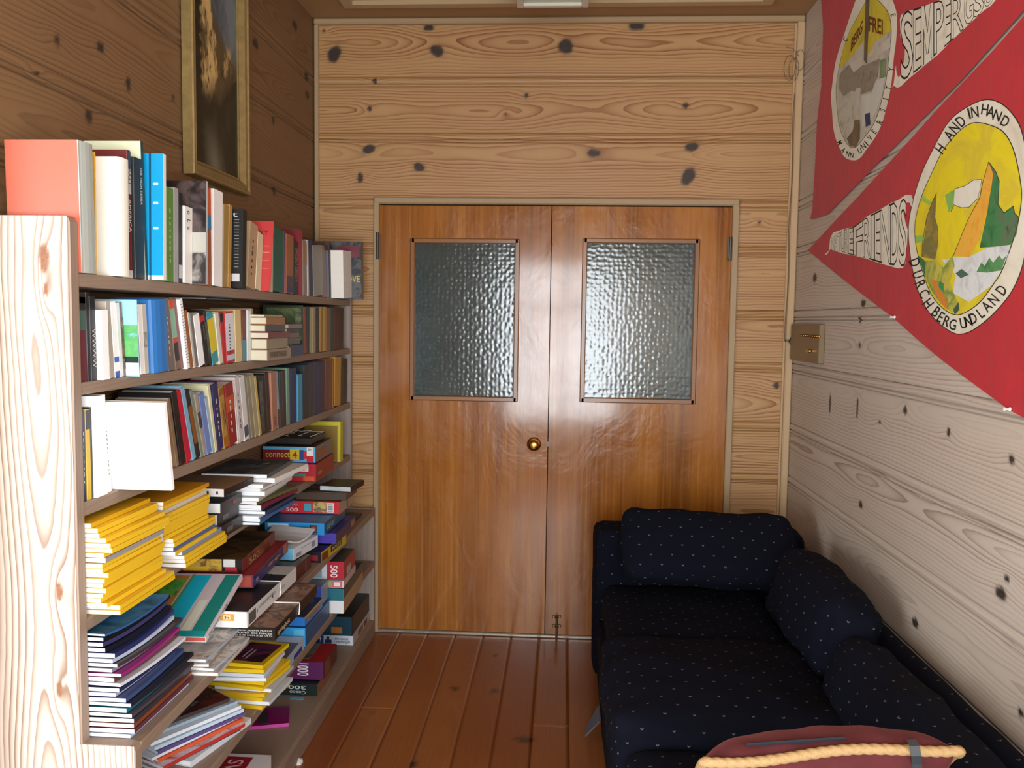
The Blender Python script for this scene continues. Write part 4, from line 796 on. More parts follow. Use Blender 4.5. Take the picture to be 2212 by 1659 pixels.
# tilted turquoise book
T0 = onZ(446, 1397, .655)
flatbook('turquoise and white book tilted on the loose magazines, with a cartoon patch', T0[0], T0[1], .666, .25, .30, .016, 'd8d3d6', yaw=3, pitch=14.5, pages='c9564a', b=.0022, top='cdbfc4',
         pan=(('t', .0, .42, .30, .96, 'b9803a'), ('t', .05, .40, .62, .90, photo(['4a9a3a', '62b04a', '3a7a30', '6a4a9a'], 14, 5)), ('t', .44, .47, .04, .98, '4f9a62'), ('t', .47, .66, .03, .97, '18b6d4'), ('t', .70, .79, .08, .55, 'd8dcc8'), ('t', .82, .98, .02, .98, '1a8078'), ('t', .47, .98, .0, .08, '189aa0')), txt=(('r', 'THE HOLIDAY BOOK', .05, .55, .25, .75, '3a4a5a'),))
# ---- middle shelf of the lower unit
z = MID; g = 'magazines heaped at the near end of the lower shelf'
flatbook('white book with red poppies on its cover, lowest of the lower shelf heap', -.915, 2.010, z, .175, .25, .016, 'c6c8cc', yaw=-15, top='dfe1e4', pages='e6e6e4', pan=(('t', .62, .84, .62, .84, photo(['a5242a', 'b8302c', '8a1c1c'], 30, 2)), ('t', .42, .80, .36, .56, photo(['dfe1e4', '4f6a64', 'dfe1e4', '2a3a38', 'dfe1e4'], 40, 9)), ('t', .70, .74, .50, .66, '3a5048'))); z += .0172
for i, (lab, col, t, dx_, yw, tp) in enumerate((('black and grey printed magazine low in the lower shelf heap', '3a3a40', .009, 0, -27, photo(['3a3a40', 'b5b5ba', '1c1c20'], 24, 3)), ('red and white magazine with a torn corner in the lower shelf heap', 'b02f2a', .009, .012, -26, photo(['b5302a', 'd6d6da', '8a2020'], 14, 4)), ('orange spined magazine in the lower shelf heap', 'c9502a', .008, .004, -29, None), ('white brochure in the middle of the lower shelf heap', 'd3d6dc', .007, -.010, -28, 'd3d8e0'), ('violet printed magazine in the lower shelf heap', '5a4a7d', .008, .010, -31, None), ('pale blue magazine high in the lower shelf heap', 'b5c6d4', .009, .006, -32, None), ('white magazine with slate edge near the top of the heap', 'cfd6de', .009, .0, -33, None), ('grey blue magazine second from the top of the lower heap', '8fa0ae', .008, -.012, -35, photo(['8fa0ae', 'b5c0c8', '5a6672'], 10, 8)), ('dark maroon covered magazine topmost of the lower shelf heap', '3f3230', .010, -.03, -36, photo(['3a2422', '5c2420', '1f1a1c', '8f8478'], 10, 7)))):
    th = math.radians(-yw); l_ = .262; fx, fy = -.852+dx_, 2.185+rnd.uniform(-.006, .006)
    flatbook(lab, fx-l_*math.sin(th), fy-l_*math.cos(th), z, .150, l_, t, flat(col, .3), yaw=yw, group=g, name='magazine', cat='magazine', top=tp, pages='dfe4ea'); z += t+.0014
z = MID; g = 'yellow magazines on the lower shelf'
for i in range(11):
    c = ('d9b21a', 'c7cdd6', 'd9b21a', 'd4aa18', 'b3bac4', 'ddb81c', 'd9b21a', 'c2c8d0', 'cdd2da', 'e0bb1e', 'e0bb1e')[i]; lab = {0: 'lowest yellow magazine of the stack on the lower shelf', 10: 'yellow framed magazine with a purple flower cover topmost on the lower shelf'}.get(i, 'yellow magazine in the middle of the lower shelf stack' if c[0] in 'de' else 'silver spined magazine in the lower shelf stack')
    if i % 3 != 1 or i == 10: flatbook(lab, -.845+rnd.uniform(-.006, .006), 2.335+rnd.uniform(-.01, .012), z, .235, .172, .0105, flat(c, .35), yaw=rnd.uniform(-9, 1) if i < 10 else -7, group=g, name='magazine', cat='magazine', pages='dfe2e6', top='d9b21a' if i == 10 else None, pan=(('t', .06, .94, .10, .90, photo(['2a1a20', '6a2a4c', '1c1416', '4a2038'], 8, 5)), ('t', .62, .64, .25, .62, 'b9a8a8'), ('t', .68, .70, .2, .6, 'b9a8a8'), ('n', 0, 1, 0, 1, 'd9b21a')) if i == 10 else (('n', 0, 1, .02, .98, c),))
    else: flatbook(lab, -.838+rnd.uniform(-.006, .012), 2.345+rnd.uniform(-.01, .01), z, .172, .175, .0105, flat(c, .35), yaw=rnd.uniform(-6, 8), group=g, name='magazine', cat='magazine', pages='dfe2e6')
    z += .0118
q = onZ(602, 1474, MID)
gbox('grey topped blue sided game box on the lower shelf', None, MID, .24, .25, .042, '9fb4c2', at=(-.868, 2.545), right='a3b8c8', near='2f86c0', top='6a625a', name='game_box', cat='game box', pan=(('t', 0, 1, .80, 1, 'cdd2dc'), ('r', .55, .9, .1, .5, '2a3a7a')))
gbox('blue board game box on the lower shelf behind the grey topped one', None, MID, .23, .30, .068, '1d62a0', at=(-.868, 2.812), right='1f4f7c', near='3aa0dc', name='game_box', cat='game box', pan=(('n', .82, .98, .1, .9, '5fb8e6'), ('r', .02, .98, .9, .98, '2f6a94')))
gbox('blue game box with yellow lid and orange lettering on the lower shelf', None, MID+.070, .20, .205, .034, '2a72c4', at=(-.872, 2.815), right='3f78c0', name='game_box', cat='game box', pan=(('r', 0, 1, .78, 1, 'b5a048'), ('r', .18, .86, .22, .66, 'a5764e'), ('t', .0, 1, 0, 1, '2a2a2c')), txt=(('r', 'rummikub', .22, .82, .32, .58, '4a5aa0'),), yaw=-1)
gbox('small deep blue box with a white crest on the lower shelf', None, MID+.070, .13, .085, .072, '1f3a8c', at=(-.876, 3.032), near='22409a', right='8a8fa6', top='5f6a86', name='carton', cat='box', pan=(('n', .40, .78, .35, .78, photo(['22409a', 'd0d4e0', '22409a', 'b5bcd0'], 80, 3)),))
o = gbox('teal lidded white game box overhanging the far end of the lower shelf', None, MID, .22, .37, .098, 'd8dadd', at=(-.823, 3.150), near='dfe1e4', right='a08868', top='343a38', yaw=2, name='game_box', cat='game box', pan=(('n', 0, 1, .52, 1, '1d6a78'), ('r', 0, 1, .60, 1, '3a4440')))
gbox('slim pink and white box on the teal lidded game', None, MID+.1000, .235, .22, .028, 'd0d2d8', at=(-.824, 3.155), near='d6dae2', right='b8a8a4', yaw=2, name='game_box', cat='game box', pan=(('n', .66, .98, .05, .95, 'cf6a70'), ('n', .68, .80, .18, .82, '8fb46a'), ('n', .84, .94, .2, .8, 'e6e4e2'), ('n', .54, .63, .2, .8, '8a7460')), txt=(('n', 'silences', .10, .50, .25, .75, '5a6f9a'),))
gbox('white and red box lettered 500 on the slim pink and white one', None, MID+.1295, .17, .20, .070, 'c9ccd0', at=(-.826, 3.165), near='cdd3d8', right='9a1f2a', top='3f4440', yaw=2, pan=(('n', .62, 1, 0, 1, 'b01f2e'), ('n', .2, .5, .1, .8, '7d98a0'), ('r', .25, .6, .05, .5, 'b0a0a0')), txt=(('n', '500', .70, .86, .12, .80, 'f0e4e4', 90),))
# ---- base board
gbox('white game box with blue lettering flat on the base board by the door', None, BOT, .25, .30, .043, 'c4ccd6', at=(-.886, 3.552), near='cdd6e0', right='b5aa9e', name='game_box', cat='game box', pan=(('n', .22, .48, .05, .95, '26408a'), ('n', .53, .58, .55, .88, '2f3a6a'), ('n', .50, .62, .15, .55, '2f3a6a'), ('r', .30, .58, .2, .8, '5f3a30'), ('r', .66, .86, .2, .8, '5f3a30')), txt=(('n', 'y!', .30, .44, .16, .84, 'e0e6ee'), ('n', 'the sweet', .68, .92, .55, .85, '56606c'), ('n', 'revenge', .66, .95, .15, .45, '56606c'), ('r', 'COZY', .33, .55, .3, .7, 'b8a89a')))
gbox('large black game box with a teal end on the white game box', None, BOT+.0445, .24, .325, .085, '15171a', at=(-.889, 3.545), near='123a4c', right='141517', top='141414', name='game_box', cat='game box', pan=(('n', .62, .82, .12, .45, 'a5662c'),))
gbox('dark 300 piece puzzle box lowest of the pair on the base board', None, BOT, .22, .20, .046, '10201e', at=(-.897, 3.050), near='12221f', right='8a5a3c', pan=(('n', .0, 1, .97, 1, '2a2430'),), txt=(('n', '300', .50, .80, .55, .85, 'c8d0cc', 180), ('n', 'Ceaco', .52, .80, .14, .42, 'a8b0ac', 180)))
gbox('purple 1000 piece puzzle box with a red lid on the 300 piece one', None, BOT+.0475, .20, .19, .070, '4a1a40', at=(-.884, 3.085), near='5a1f54', right='5c2426', top='a32a2c', pan=(('n', 0, .30, 0, 1, photo(['7a7a5c', '3a3a34', 'a8a88c'], 50, 4)), ('t', 0, .7, .15, 1, photo(['4a4640', '7d7468', '2a2824'], 26, 6)), ('r', .1, .5, .1, .9, photo(['5c2c26', '7d4a3c', '3a1c1a'], 40, 7))), txt=(('n', '1000', .50, .72, .22, .92, 'e6dce6', 90),))
q = onZ(624, 1569, BOT)
flatbook('magenta book lying askew on the base board', q[0], q[1], BOT, .19, .13, .012, '8f1f6a', yaw=17, pages='a8407a', top='7d1a5c', pan=(('t', .45, .62, .1, .8, '3a3036'), ('n', 0, 1, 0, 1, 'c84a9c')))
q = onZ(655, 1512, BOT); flatbook('small light blue paper on the base board', q[0], q[1], BOT, .05, .02, .0015, '6fa8c8', name='paper_slip', cat='paper')
q = onZ(586, 1628, BOT+.07)
gbox('white box with a red label lettered SWEET on the base board', None, BOT, .24, .27, .068, 'c9c6c6', at=(q[0], q[1]-.272), right='c9c4c2', top='cfcaca', name='game_box', cat='game box', pan=(('t', .20, .80, .05, .92, '8a1a26'),), txt=(('t', 'SWEET', .52, .72, .15, .85, 'd8a8ac', 90), ('t', 'home', .34, .46, .3, .7, 'd8a8ac', 90)))
# scraps on the floor
for lab, px, py, s in (('crumpled white paper scrap on the floor beside the bookcase', 645, 1648, .022), ('tiny white crumb on the floor by the door corner', 742, 1384, .005), ('tiny pale crumb on the planks in front of the door', 762, 1374, .005), ('tiny beige crumb on the planks near the bookcase foot', 735, 1397, .004)):
    q = onZ(px, py, 0); mb = MB(); r = random.Random(px); n = 7
    ring = [(q[0]+s*r.uniform(.6, 1)*math.cos(2*PI*k/n), q[1]+s*r.uniform(.6, 1)*math.sin(2*PI*k/n), s*r.uniform(.05, .5)+.0006) for k in range(n)]
    mb.add(ring + [(q[0], q[1], s*.75)] + [(x, y, .0005) for x, y, zz in ring], [(k, (k+1) % n, n) for k in range(n)] + [(k, n+1+k, n+1+(k+1) % n, (k+1) % n) for k in range(n)] + [tuple(range(n+1, 2*n+1))])
    tag(fixn(mb.build('paper_scrap', flat('d8d4cc', .7))), lab, 'paper scrap')
# ------------------------------------------------------------------ sofa and cushions
def fabric(name, base, alt):
    n = N(name); uv = n.new('ShaderNodeUVMap').outputs[0]; sx = n.new('ShaderNodeSeparateXYZ'); n.l(uv, sx.inputs[0]); tot = None
    for off in (0, .5):
        fx = n.math('SUBTRACT', n.math('FRACT', n.math('MULTIPLY_ADD', sx.outputs[0], 1/.078, off)), .5); fy = n.math('SUBTRACT', n.math('FRACT', n.math('MULTIPLY_ADD', sx.outputs[1], 1/.078, off)), .5)
        ax = n.math('ABSOLUTE', fx); v = n.math('ABSOLUTE', n.math('SUBTRACT', fy, n.math('MULTIPLY', ax, .9)))
        m = n.math('MULTIPLY', n.math('LESS_THAN', ax, .048), n.math('LESS_THAN', v, .026)); tot = m if tot is None else n.math('ADD', tot, m)
    w = n.noise(n.obj(), 700, 2); b = n.mix(w, lin(base), lin(alt))
    n.set(Base_Color=n.mix(tot, b, lin('5f5e66')), Roughness=.92, Sheen_Weight=.0); n.b.inputs['Specular IOR Level'].default_value = .12
    n.bump(n.noise(n.obj(), 900, 2), .2, .0005); return n.m
NAVY = fabric('navy_motif_fabric', '0e1220', '080a14')
def soft(name, c, half, mat, parent=None, rot=(0, 0, 0), r=.04, bulge=(.0, .0, .02), wr=.004, seed=0, n=22, crush=None):
    hx = np.array(half, float); R = Matrix.Rotation(rot[2], 3, 'Z') @ Matrix.Rotation(rot[1], 3, 'Y') @ Matrix.Rotation(rot[0], 3, 'X')
    vs, fs, uvs, key = [], [], [], {}
    def vert(p):
        k = tuple(np.round(p, 5))
        if k not in key:
            q = np.array(p)*hx; core = np.clip(q, -(hx-r), hx-r); d = q-core; L = np.linalg.norm(d); q = core + (d/L*r if L > 1e-9 else 0)
            for a in range(3):
                o1, o2 = [i for i in range(3) if i != a]; q[a] += np.sign(p[a])*abs(p[a])**3*bulge[a]*(1-p[o1]**2)*(1-p[o2]**2)
            nz = mnoise.noise(Vector(q*7+seed*5)) ; n2 = mnoise.noise(Vector(q*19+seed*3)); q = q*(1) + np.array(p)*(wr*nz*1.3+wr*.5*n2)
            if crush is not None: q = crush(q, p)
            key[k] = len(vs); vs.append(tuple(np.array(R @ Vector(q)) + np.array(c)))
        return key[k]
    g = np.linspace(-1, 1, n+1)
    for a in range(3):
        o1, o2 = [i for i in range(3) if i != a]
        for s in (-1, 1):
            for i in range(n):
                for j in range(n):
                    f = []; uu = []
                    for (x, y) in ((g[i], g[j]), (g[i+1], g[j]), (g[i+1], g[j+1]), (g[i], g[j+1])):
                        p = [0, 0, 0]; p[a] = s; p[o1] = x; p[o2] = y; f.append(vert(p)); uu.append((x*hx[o1]+seed*.031+a*.02, y*hx[o2]+seed*.017+a*.03))
                    fs.append(f); uvs += uu
    mb = MB(); mb.v = vs; mb.f = [tuple(f) for f in fs]; mb.uv = uvs
    o = mb.build(name, mat, parent, smooth=True)
    me = o.data; import bmesh
    b = bmesh.new(); b.from_mesh(me); bmesh.ops.recalc_face_normals(b, faces=b.faces); b.to_mesh(me); b.free(); return o
SX0, SX1 = .148, 1.026
sofa = empty('sofa', (.59, 2.45, 0)); tag(sofa, 'dark navy sofa with tiny pale motifs standing along the right wall', 'sofa')
def sbox(name, x0, x1, y0, y1, z0, z1, r=.03, bulge=(0, 0, 0), seed=0, wr=.003, rot=(0, 0, 0)):
    return soft(name, ((x0+x1)/2, (y0+y1)/2, (z0+z1)/2), ((x1-x0)/2, (y1-y0)/2, (z1-z0)/2), NAVY, sofa, rot, r, bulge, wr, seed)
sbox('base', SX0+.015, SX1-.02, 1.34, 3.46, .035, .285, .02, seed=1)
sbox('arm', SX0, SX1-.03, 3.425, 3.625, .03, .652, .035, (.004, .006, .006), 2)
sbox('arm', SX0, SX1-.03, 1.12, 1.34, .03, .60, .035, (.004, .006, .006), 3)
sbox('backrest', .955, SX1, 1.36, 3.43, .03, .580, .04, (0, 0, .01), 4)
sbox('seat_cushion', SX0+.035, .80, 2.79, 3.42, .285, .440, .045, (.006, 0, .018), 5, .005)
sbox('seat_cushion', SX0-.002, .80, 2.16, 2.785, .285, .470, .05, (.012, .01, .03), 6, .009)
sbox('seat_cushion', SX0+.03, .80, 1.37, 2.15, .285, .405, .045, (.006, 0, .015), 7, .007)
sbox('back_cushion', .765, .940, 2.46, 3.07, .44, .700, .06, (.03, .02, .012), 8, .010, rot=(0, .26, 0))
sbox('back_cushion', .765, .940, 1.50, 2.44, .40, .610, .06, (.03, .02, .012), 9, .010, rot=(0, .26, 0))
mb = MB(); 
for y in (1.5, 3.4):
    for x in (SX0+.06, SX1-.08): mb = MB(); mb.box(x-.025, x+.025, y-.025, y+.025, 0.0005, .04); fixn(mb.build('foot', flat('241a14', .5), sofa))
mb = MB(); q = onZ(1270, 1572, .05); mb.add([(SX0+.004, q[1]-.05, .10), (SX0+.004, q[1]+.05, .11), (SX0-.035, q[1]+.03, .045), (SX0-.045, q[1]-.02, .03), (SX0+.010, q[1]-.05, .10), (SX0+.010, q[1]+.05, .11), (SX0-.030, q[1]+.03, .040), (SX0-.040, q[1]-.02, .026)], [(0, 1, 2, 3), (4, 7, 6, 5), (0, 4, 5, 1), (1, 5, 6, 2), (2, 6, 7, 3), (3, 7, 4, 0)])
mb.uv = [(0, 0)]*24; fixn(mb.build('loose_cover_flap', NAVY, sofa))
def pcrush(q, p):
    q[2] += .018*p[0]*(p[2] > 0) - .02*(1-p[0]**2)*(p[2] > .5)*0; return q
pil = soft('cushion', (.578, 3.262, .632), (.325, .056, .155), NAVY, None, (-.78, .03, .02), .045, (.012, .035, .0), .008, 12, 26)
tag(pil, 'large navy patterned cushion leaning against the far arm of the sofa', 'cushion')
# red velvet cushion with a rope rim, standing at the near end of the sofa
VEL = N('red_velvet'); vv = VEL.obj(); VEL.set(Base_Color=VEL.mix(VEL.noise(vv, 30, 4), lin('571518'), lin('3f0d10')), Roughness=.9, Sheen_Weight=.25, Sheen_Roughness=.4); VEL.b.inputs['Sheen Tint'].default_value = (*lin('c86a66'), 1); VEL.bump(VEL.noise(vv, 700, 2), .3, .0006)
PC = Vector((.484, 1.60, .615)); PR = Matrix.Rotation(math.radians(-6.0), 3, 'Y') @ Matrix.Rotation(math.radians(48), 3, 'X')
PA, PB_, PT = .224, .245, .085
def rim(u, v):      # pillow outline: sides bow in a little, soft corners
    x = PA*u*(1-.05*(1-v*v)) * (1-.06*abs(u*v)**3); y = PB_*v*(1-.06*(1-u*u)) * (1-.06*abs(u*v)**3); return x, y
def pp(u, v, s):
    x, y = rim(u, v); t = PT*(max(0, 1-abs(u)**2.6)*max(0, 1-abs(v)**2.6))**.5
    t += .006*mnoise.noise(Vector((x*9, y*9, s*3)))*(t/PT) + .004*math.sin(u*17+s)*(max(0, v)**3)*(t > .002)
    return PC + PR @ Vector((x, s*t, y))
n = 40; mb = MB(); g = [math.sin(PI/2*(-1+2*i/n)) for i in range(n+1)]
for s in (-1, 1): mb.add([pp(u, v, s) for v in g for u in g], [(j*(n+1)+i, j*(n+1)+i+1, (j+1)*(n+1)+i+1, (j+1)*(n+1)+i) for j in range(n) for i in range(n)])
rc = fixn(mb.build('cushion', VEL.m, smooth=True)); tag(rc, 'red velvet cushion with cream rope rim standing at the near end of the sofa', 'cushion')
path = []
for k in range(120):
    a = k/120*4; e = int(a); f = -1+2*(a-e)
    u, v = ((f, 1), (1, -f), (-f, -1), (-1, f))[e]; path.append((u, v))
P3 = []
for u, v in path:
    x, y = rim(u*1.0, v*1.0); wob = .006*math.sin(u*4+1)*(v > .9); P3.append(PC + PR @ Vector((x*1.012, wob, y*1.012)))
def resample(P, m):
    P = P + [P[0]]; L = [0]
    for i in range(1, len(P)): L.append(L[-1]+(Vector(P[i])-Vector(P[i-1])).length)
    out = []; j = 0
    for k in range(m):
        d = L[-1]*k/m
        while L[j+1] < d: j += 1
        out.append(Vector(P[j]).lerp(Vector(P[j+1]), (d-L[j])/(L[j+1]-L[j])))
    return out
P3 = resample(P3, 700); mb = MB(); mb.tube(P3, .0105, 12, closed=True, rf=lambda i, th: .0078*(1+.22*abs(math.cos(1.5*(th - i*.30)))))
rope = N('cream_rope'); rope.set(Base_Color=rope.mix(rope.noise(rope.obj(), 300, 2), lin('b39566'), lin('8a6a40')), Roughness=.8)
fixn(mb.build('rope_trim', rope.m, rc, smooth=True))
mb = MB(); zp = [pp(-.62+.045*i, .975, 1) + PR @ Vector((0, .004, .0)) for i in range(18)]; zp = [zp[0].lerp(zp[-1], i/17)+Vector((0, 0, .003)) for i in range(18)]; mb.tube(zp, .003, 6); fixn(mb.build('zipper', flat('1d2530', .4), rc))
mb = MB(); a = PC + PR @ Vector((PA*.62, -.0, PB_*1.0)); fr = lambda x, y, z: PC + PR @ Vector((PA*.60+x, y, PB_*.955+z))
st = [(0, .012, .016), (0, .0, .024), (0, -.014, .016), (.004, -.022, -.006), (.010, -.034, -.026)]
for i in range(len(st)-1):
    A, B = st[i], st[i+1]; w = .008
    mb.add([fr(A[0]-w, A[1], A[2]), fr(A[0]+w, A[1], A[2]), fr(B[0]+w, B[1], B[2]), fr(B[0]-w, B[1], B[2]), fr(A[0]-w, A[1]+.001, A[2]-.001), fr(A[0]+w, A[1]+.001, A[2]-.001), fr(B[0]+w, B[1]+.001, B[2]-.001), fr(B[0]-w, B[1]+.001, B[2]-.001)], [(0, 1, 2, 3), (7, 6, 5, 4), (0, 4, 5, 1), (2, 6, 7, 3), (1, 5, 6, 2), (3, 7, 4, 0)])
fixn(mb.build('cloth_tag', flat('35383c', .6), rc))
# ------------------------------------------------------------------ pennants on the right wall
def wp(x, y, off): return onX(x, y, XR-off)
RED = N('red_felt'); rv = RED.obj(); RED.set(Base_Color=RED.mix(RED.noise(rv, 7, 5, .6), lin('c00d1c'), lin('9a0a17')), Roughness=.7, Sheen_Weight=.1); RED.bump(RED.noise(RED.mapping(rv, (1, 5, 2)), 5, 3), .25, .01)
def cloth(cols, scale=9, seed=0): return photo(cols, scale, seed, .75)
def poly(name, pts, off, th, mat, par, z=None):
    s_, x_, y_ = z or (1, 0, 0); P = [(x_+a/s_, y_+b/s_) for a, b in pts]
    mb = MB(); n = len(P); mb.add([wp(a, b, off) for a, b in P] + [wp(a, b, off+th) for a, b in P], [tuple(range(n)), tuple(range(n, 2*n))[::-1]] + [(i, (i+1) % n, n+(i+1) % n, n+i) for i in range(n)])
    return fixn(mb.build(name, mat, par)) if par is not None else fixn(mb.build(name, mat))
def pline(name, pts, off, r, mat, par, z=None, closed=True):
    s_, x_, y_ = z or (1, 0, 0); mb = MB(); mb.tube([tuple(wp(x_+a/s_, y_+b/s_, off)) for a, b in pts], r, 6, closed=closed); return fixn(mb.build(name, mat, par))
INK = flat('1c1a16', .7); CRM = cloth(['cfc7b0', 'ddd6c2', 'c3baa2'], 6, 3)
def arcl(txt, items, size, off, par, z):     # single letters along a ring
    s_, x_, y_ = z; mb = MB()
    for ch, (cx, cy, an) in zip(txt, items):
        V, Fs, asp, _ = textmesh(ch, .008); w = min(1.0, max(.22, asp))*size; h = size; a = math.radians(an)
        def f(u, v): dx, dy = (u-.5)*w*.72, -(v-.5)*h; return wp(x_+(cx+dx*math.cos(a)-dy*math.sin(a))/s_, y_+(cy+dx*math.sin(a)+dy*math.cos(a))/s_, off)
        mb.add([f(u, v) for u, v in V], Fs)
    return mb.build('lettering', INK, par)
def band_letters(txt, xs, top, bot, off, par, z, ink=.0045):   # outlined letters filling a tapering band
    s_, x_, y_ = z; k = MB(); c = MB()
    ip = lambda tab, x: float(np.interp(x, [p[0] for p in tab], [p[1] for p in tab]))
    for i, ch in enumerate(txt):
        a, b = xs[i], xs[i+1]; B_ = .010 if ch in 'MNR' else .024; bx = textmesh(ch, B_, None)[3]
        if ch == 'M':
            Q = [(0, 0), (0, 1), (.24, 1), (.5, .5), (.76, 1), (1, 1), (1, 0), (.80, 0), (.80, .60), (.56, .14), (.44, .14), (.20, .60), (.20, 0)]
            fm = lambda u, v, o_: (lambda X: wp(x_+X/s_, y_+(ip(bot, X)+(ip(top, X)-ip(bot, X))*v)/s_, o_))(a+(b-a)*u)
            c.add([fm(u, v, off+.0006) for u, v in Q], [tuple(range(len(Q)))]); k.tube([tuple(fm(u, v, off+.0004)) for u, v in Q], .0011, 6, closed=True); continue
        for mb, bd, o_ in ((k, B_, off), (c, -.012 if ch in 'MNR' else 0.0, off+.0006)):
            V, Fs = textmesh(ch, bd, bx)[:2]
            f = lambda u, v: (lambda X: wp(x_+X/s_, y_+(ip(bot, X)+(ip(top, X)-ip(bot, X))*v)/s_, o_))(a+(b-a)*u)
            mb.add([f(u, v) for u, v in V], Fs)
    k.build('letter_outline', INK, par); c.build('letter_fill', CRM, par)
U_ = (3.457, 1700, 0)       # picture scale used while measuring the upper pennant
p1 = poly('pennant', [(1774, -230), (1774, 0), (1778, 58), (1776, 121), (1774, 185), (1765, 260), (1761, 347), (1755, 451), (1750, 474), (1769, 469), (1787, 463), (1902, 347), (1989, 260), (2076, 174), (2212, 22), (2330, -110), (2390, -230)], .0075, .002, RED.m, None)
tag(p1, 'upper red felt pennant lettered SEMPER with a long oval emblem', 'pennant')
Z1 = (4.608, 1740, 0)
def chk(P, n=2):
    for _ in range(n): P = [((a[0]*q+b[0]*(1-q)), (a[1]*q+b[1]*(1-q))) for a, b in zip(P, P[1:]+P[:1]) for q in (.75, .25)]
    return P
out1 = [(560, -200), (500, 0), (430, 200), (390, 330), (330, 500), (290, 650), (265, 850), (250, 980), (265, 1100), (270, 1230), (290, 1360), (340, 1480), (380, 1560), (440, 1595), (510, 1598), (560, 1560), (610, 1480), (690, 1380), (760, 1240), (800, 1100), (850, 880), (870, 700), (880, 560), (905, 400), (915, 150), (880, 30), (830, -80), (760, -180), (660, -230)]
in1 = [(640, -60), (580, 50), (500, 200), (430, 330), (380, 480), (330, 680), (300, 880), (315, 1100), (340, 1280), (400, 1420), (450, 1470), (500, 1470), (560, 1400), (650, 1290), (720, 1150), (770, 950), (810, 770), (830, 560), (860, 330), (840, 150), (780, 60), (700, -20)]
out1, in1 = chk(out1), chk(in1)
em = poly('emblem', out1, .0096, .0006, CRM, p1, Z1); pline('emblem_outline', in1, .0106, .0009, INK, em, Z1)
_pk = [0]
def pic(pts, cols, k, z, par, sc=10, se=0):
    _pk[0] += 1
    return poly('emblem_picture', pts, .0103+.0004*k+.000035*(_pk[0] % 12), .0004, cloth(cols, sc, se), par, z)
pic(in1, ['a39c88', 'bdb6a4', '8f8874'], 0, Z1, em, 12, 2)
pic([(640, -60), (580, 50), (500, 200), (430, 330), (380, 480), (330, 690), (400, 620), (480, 540), (560, 420), (600, 560), (640, 520), (700, 400), (780, 360), (850, 300), (840, 150), (780, 60), (700, -20)], ['b5a02c', 'c9b52c', 'a8963c'], 1, Z1, em)
pic([(340, 740), (430, 640), (590, 650), (740, 580), (720, 760), (660, 900), (560, 940), (460, 900), (380, 960), (330, 880)], ['7d7260', '8f8470', '6a5f50'], 1, Z1, em, 16, 5)
pic([(740, 600), (800, 580), (805, 760), (735, 785)], ['5f7a4a', '8a9470'], 2, Z1, em); pic([(600, -60), (640, -60), (612, 640), (580, 600)], ['6a5a48', '54483a'], 2, Z1, em)
pic([(480, 720), (580, 640), (560, 560), (430, 640)], ['b8ae9c', 'c8c0b0'], 2, Z1, em); pic([(700, 800), (790, 770), (760, 950), (700, 1120), (620, 1240), (560, 1260), (560, 960), (660, 920)], ['bdb9ac', 'cac6ba'], 2, Z1, em)
pic([(490, 1190), (540, 1190), (540, 1380), (500, 1465), (440, 1450), (410, 1380), (470, 1300)], ['5c4a34', '7a684c'], 2, Z1, em); pic([(590, 1135), (640, 1120), (645, 1240), (600, 1262)], ['23304c', '2f4060'], 3, Z1, em)
pic([(720, 480), (840, 360), (850, 470), (720, 560)], ['b5ac9c', 'c4bcae'], 2, Z1, em); pic([(500, 880), (550, 870), (530, 1090), (470, 1040)], ['c2bdb0', 'a8a294'], 2, Z1, em)
mb = MB(); V, Fs = textmesh('FREI', .02)[:2]; mb.add([wp(1740+(628+140*u)/4.608, (310+35*u-(150)*v)/4.608, .0123) for u, v in V], Fs); mb.build('lettering', flat('6a2a1a', .7), em); mb = MB(); V, Fs = textmesh('BERG', .02)[:2]; mb.add([wp(1740+(448+115*u+(10)*v)/4.608, (520-200*u-(130)*v)/4.608, .0123) for u, v in V], Fs); mb.build('lettering', flat('6a2a1a', .7), em)
arcl('UNIVE', [(540, 1500, -20), (575, 1455, -35), (605, 1425, -42), (640, 1370, -48), (682, 1310, -55)], 58, .0112, em, Z1); arcl('RSIT', [(738, 1215, -62), (767, 1095, -70), (797, 985, -75), (826, 875, -76)], 58, .0112, em, Z1); arcl('Y', [(852, 690, -82)], 58, .0112, em, Z1); arcl('C', [(398, 395, -70)], 50, .0112, em, Z1); arcl('MANN', [(340, 1420, 62), (375, 1495, 40), (420, 1530, 15), (460, 1545, 5)], 50, .0112, em, Z1); arcl('E', [(872, 150, 70)], 50, .0112, em, Z1)
Z2 = (7.09, 1900, 0)
sb = poly('letter_band', [(310, 300), (330, 230), (390, 190), (460, 160), (520, 150), (650, 120), (720, 80), (850, 20), (980, -20), (1400, -150), (1900, -130), (1780, 0), (1700, 90), (1600, 160), (1500, 250), (1330, 410), (1260, 480), (1180, 550), (1080, 640), (980, 750), (880, 850), (740, 960), (540, 1130), (440, 1210), (330, 1320), (270, 1345), (210, 1310), (180, 1350), (215, 1290), (250, 1000), (260, 1120), (290, 1190), (340, 1120), (385, 850), (390, 650), (320, 570)], .0096, .0006, CRM, p1, Z2)
band_letters('SEMPERGSU', [318, 515, 640, 830, 985, 1090, 1290, 1440, 1600, 1760], [(300, 190), (520, 140), (720, 70), (1000, -30), (1400, -170), (1800, -260)], [(300, 1290), (540, 1110), (740, 940), (1000, 715), (1270, 465), (1780, -10)], .0104, p1, Z2)
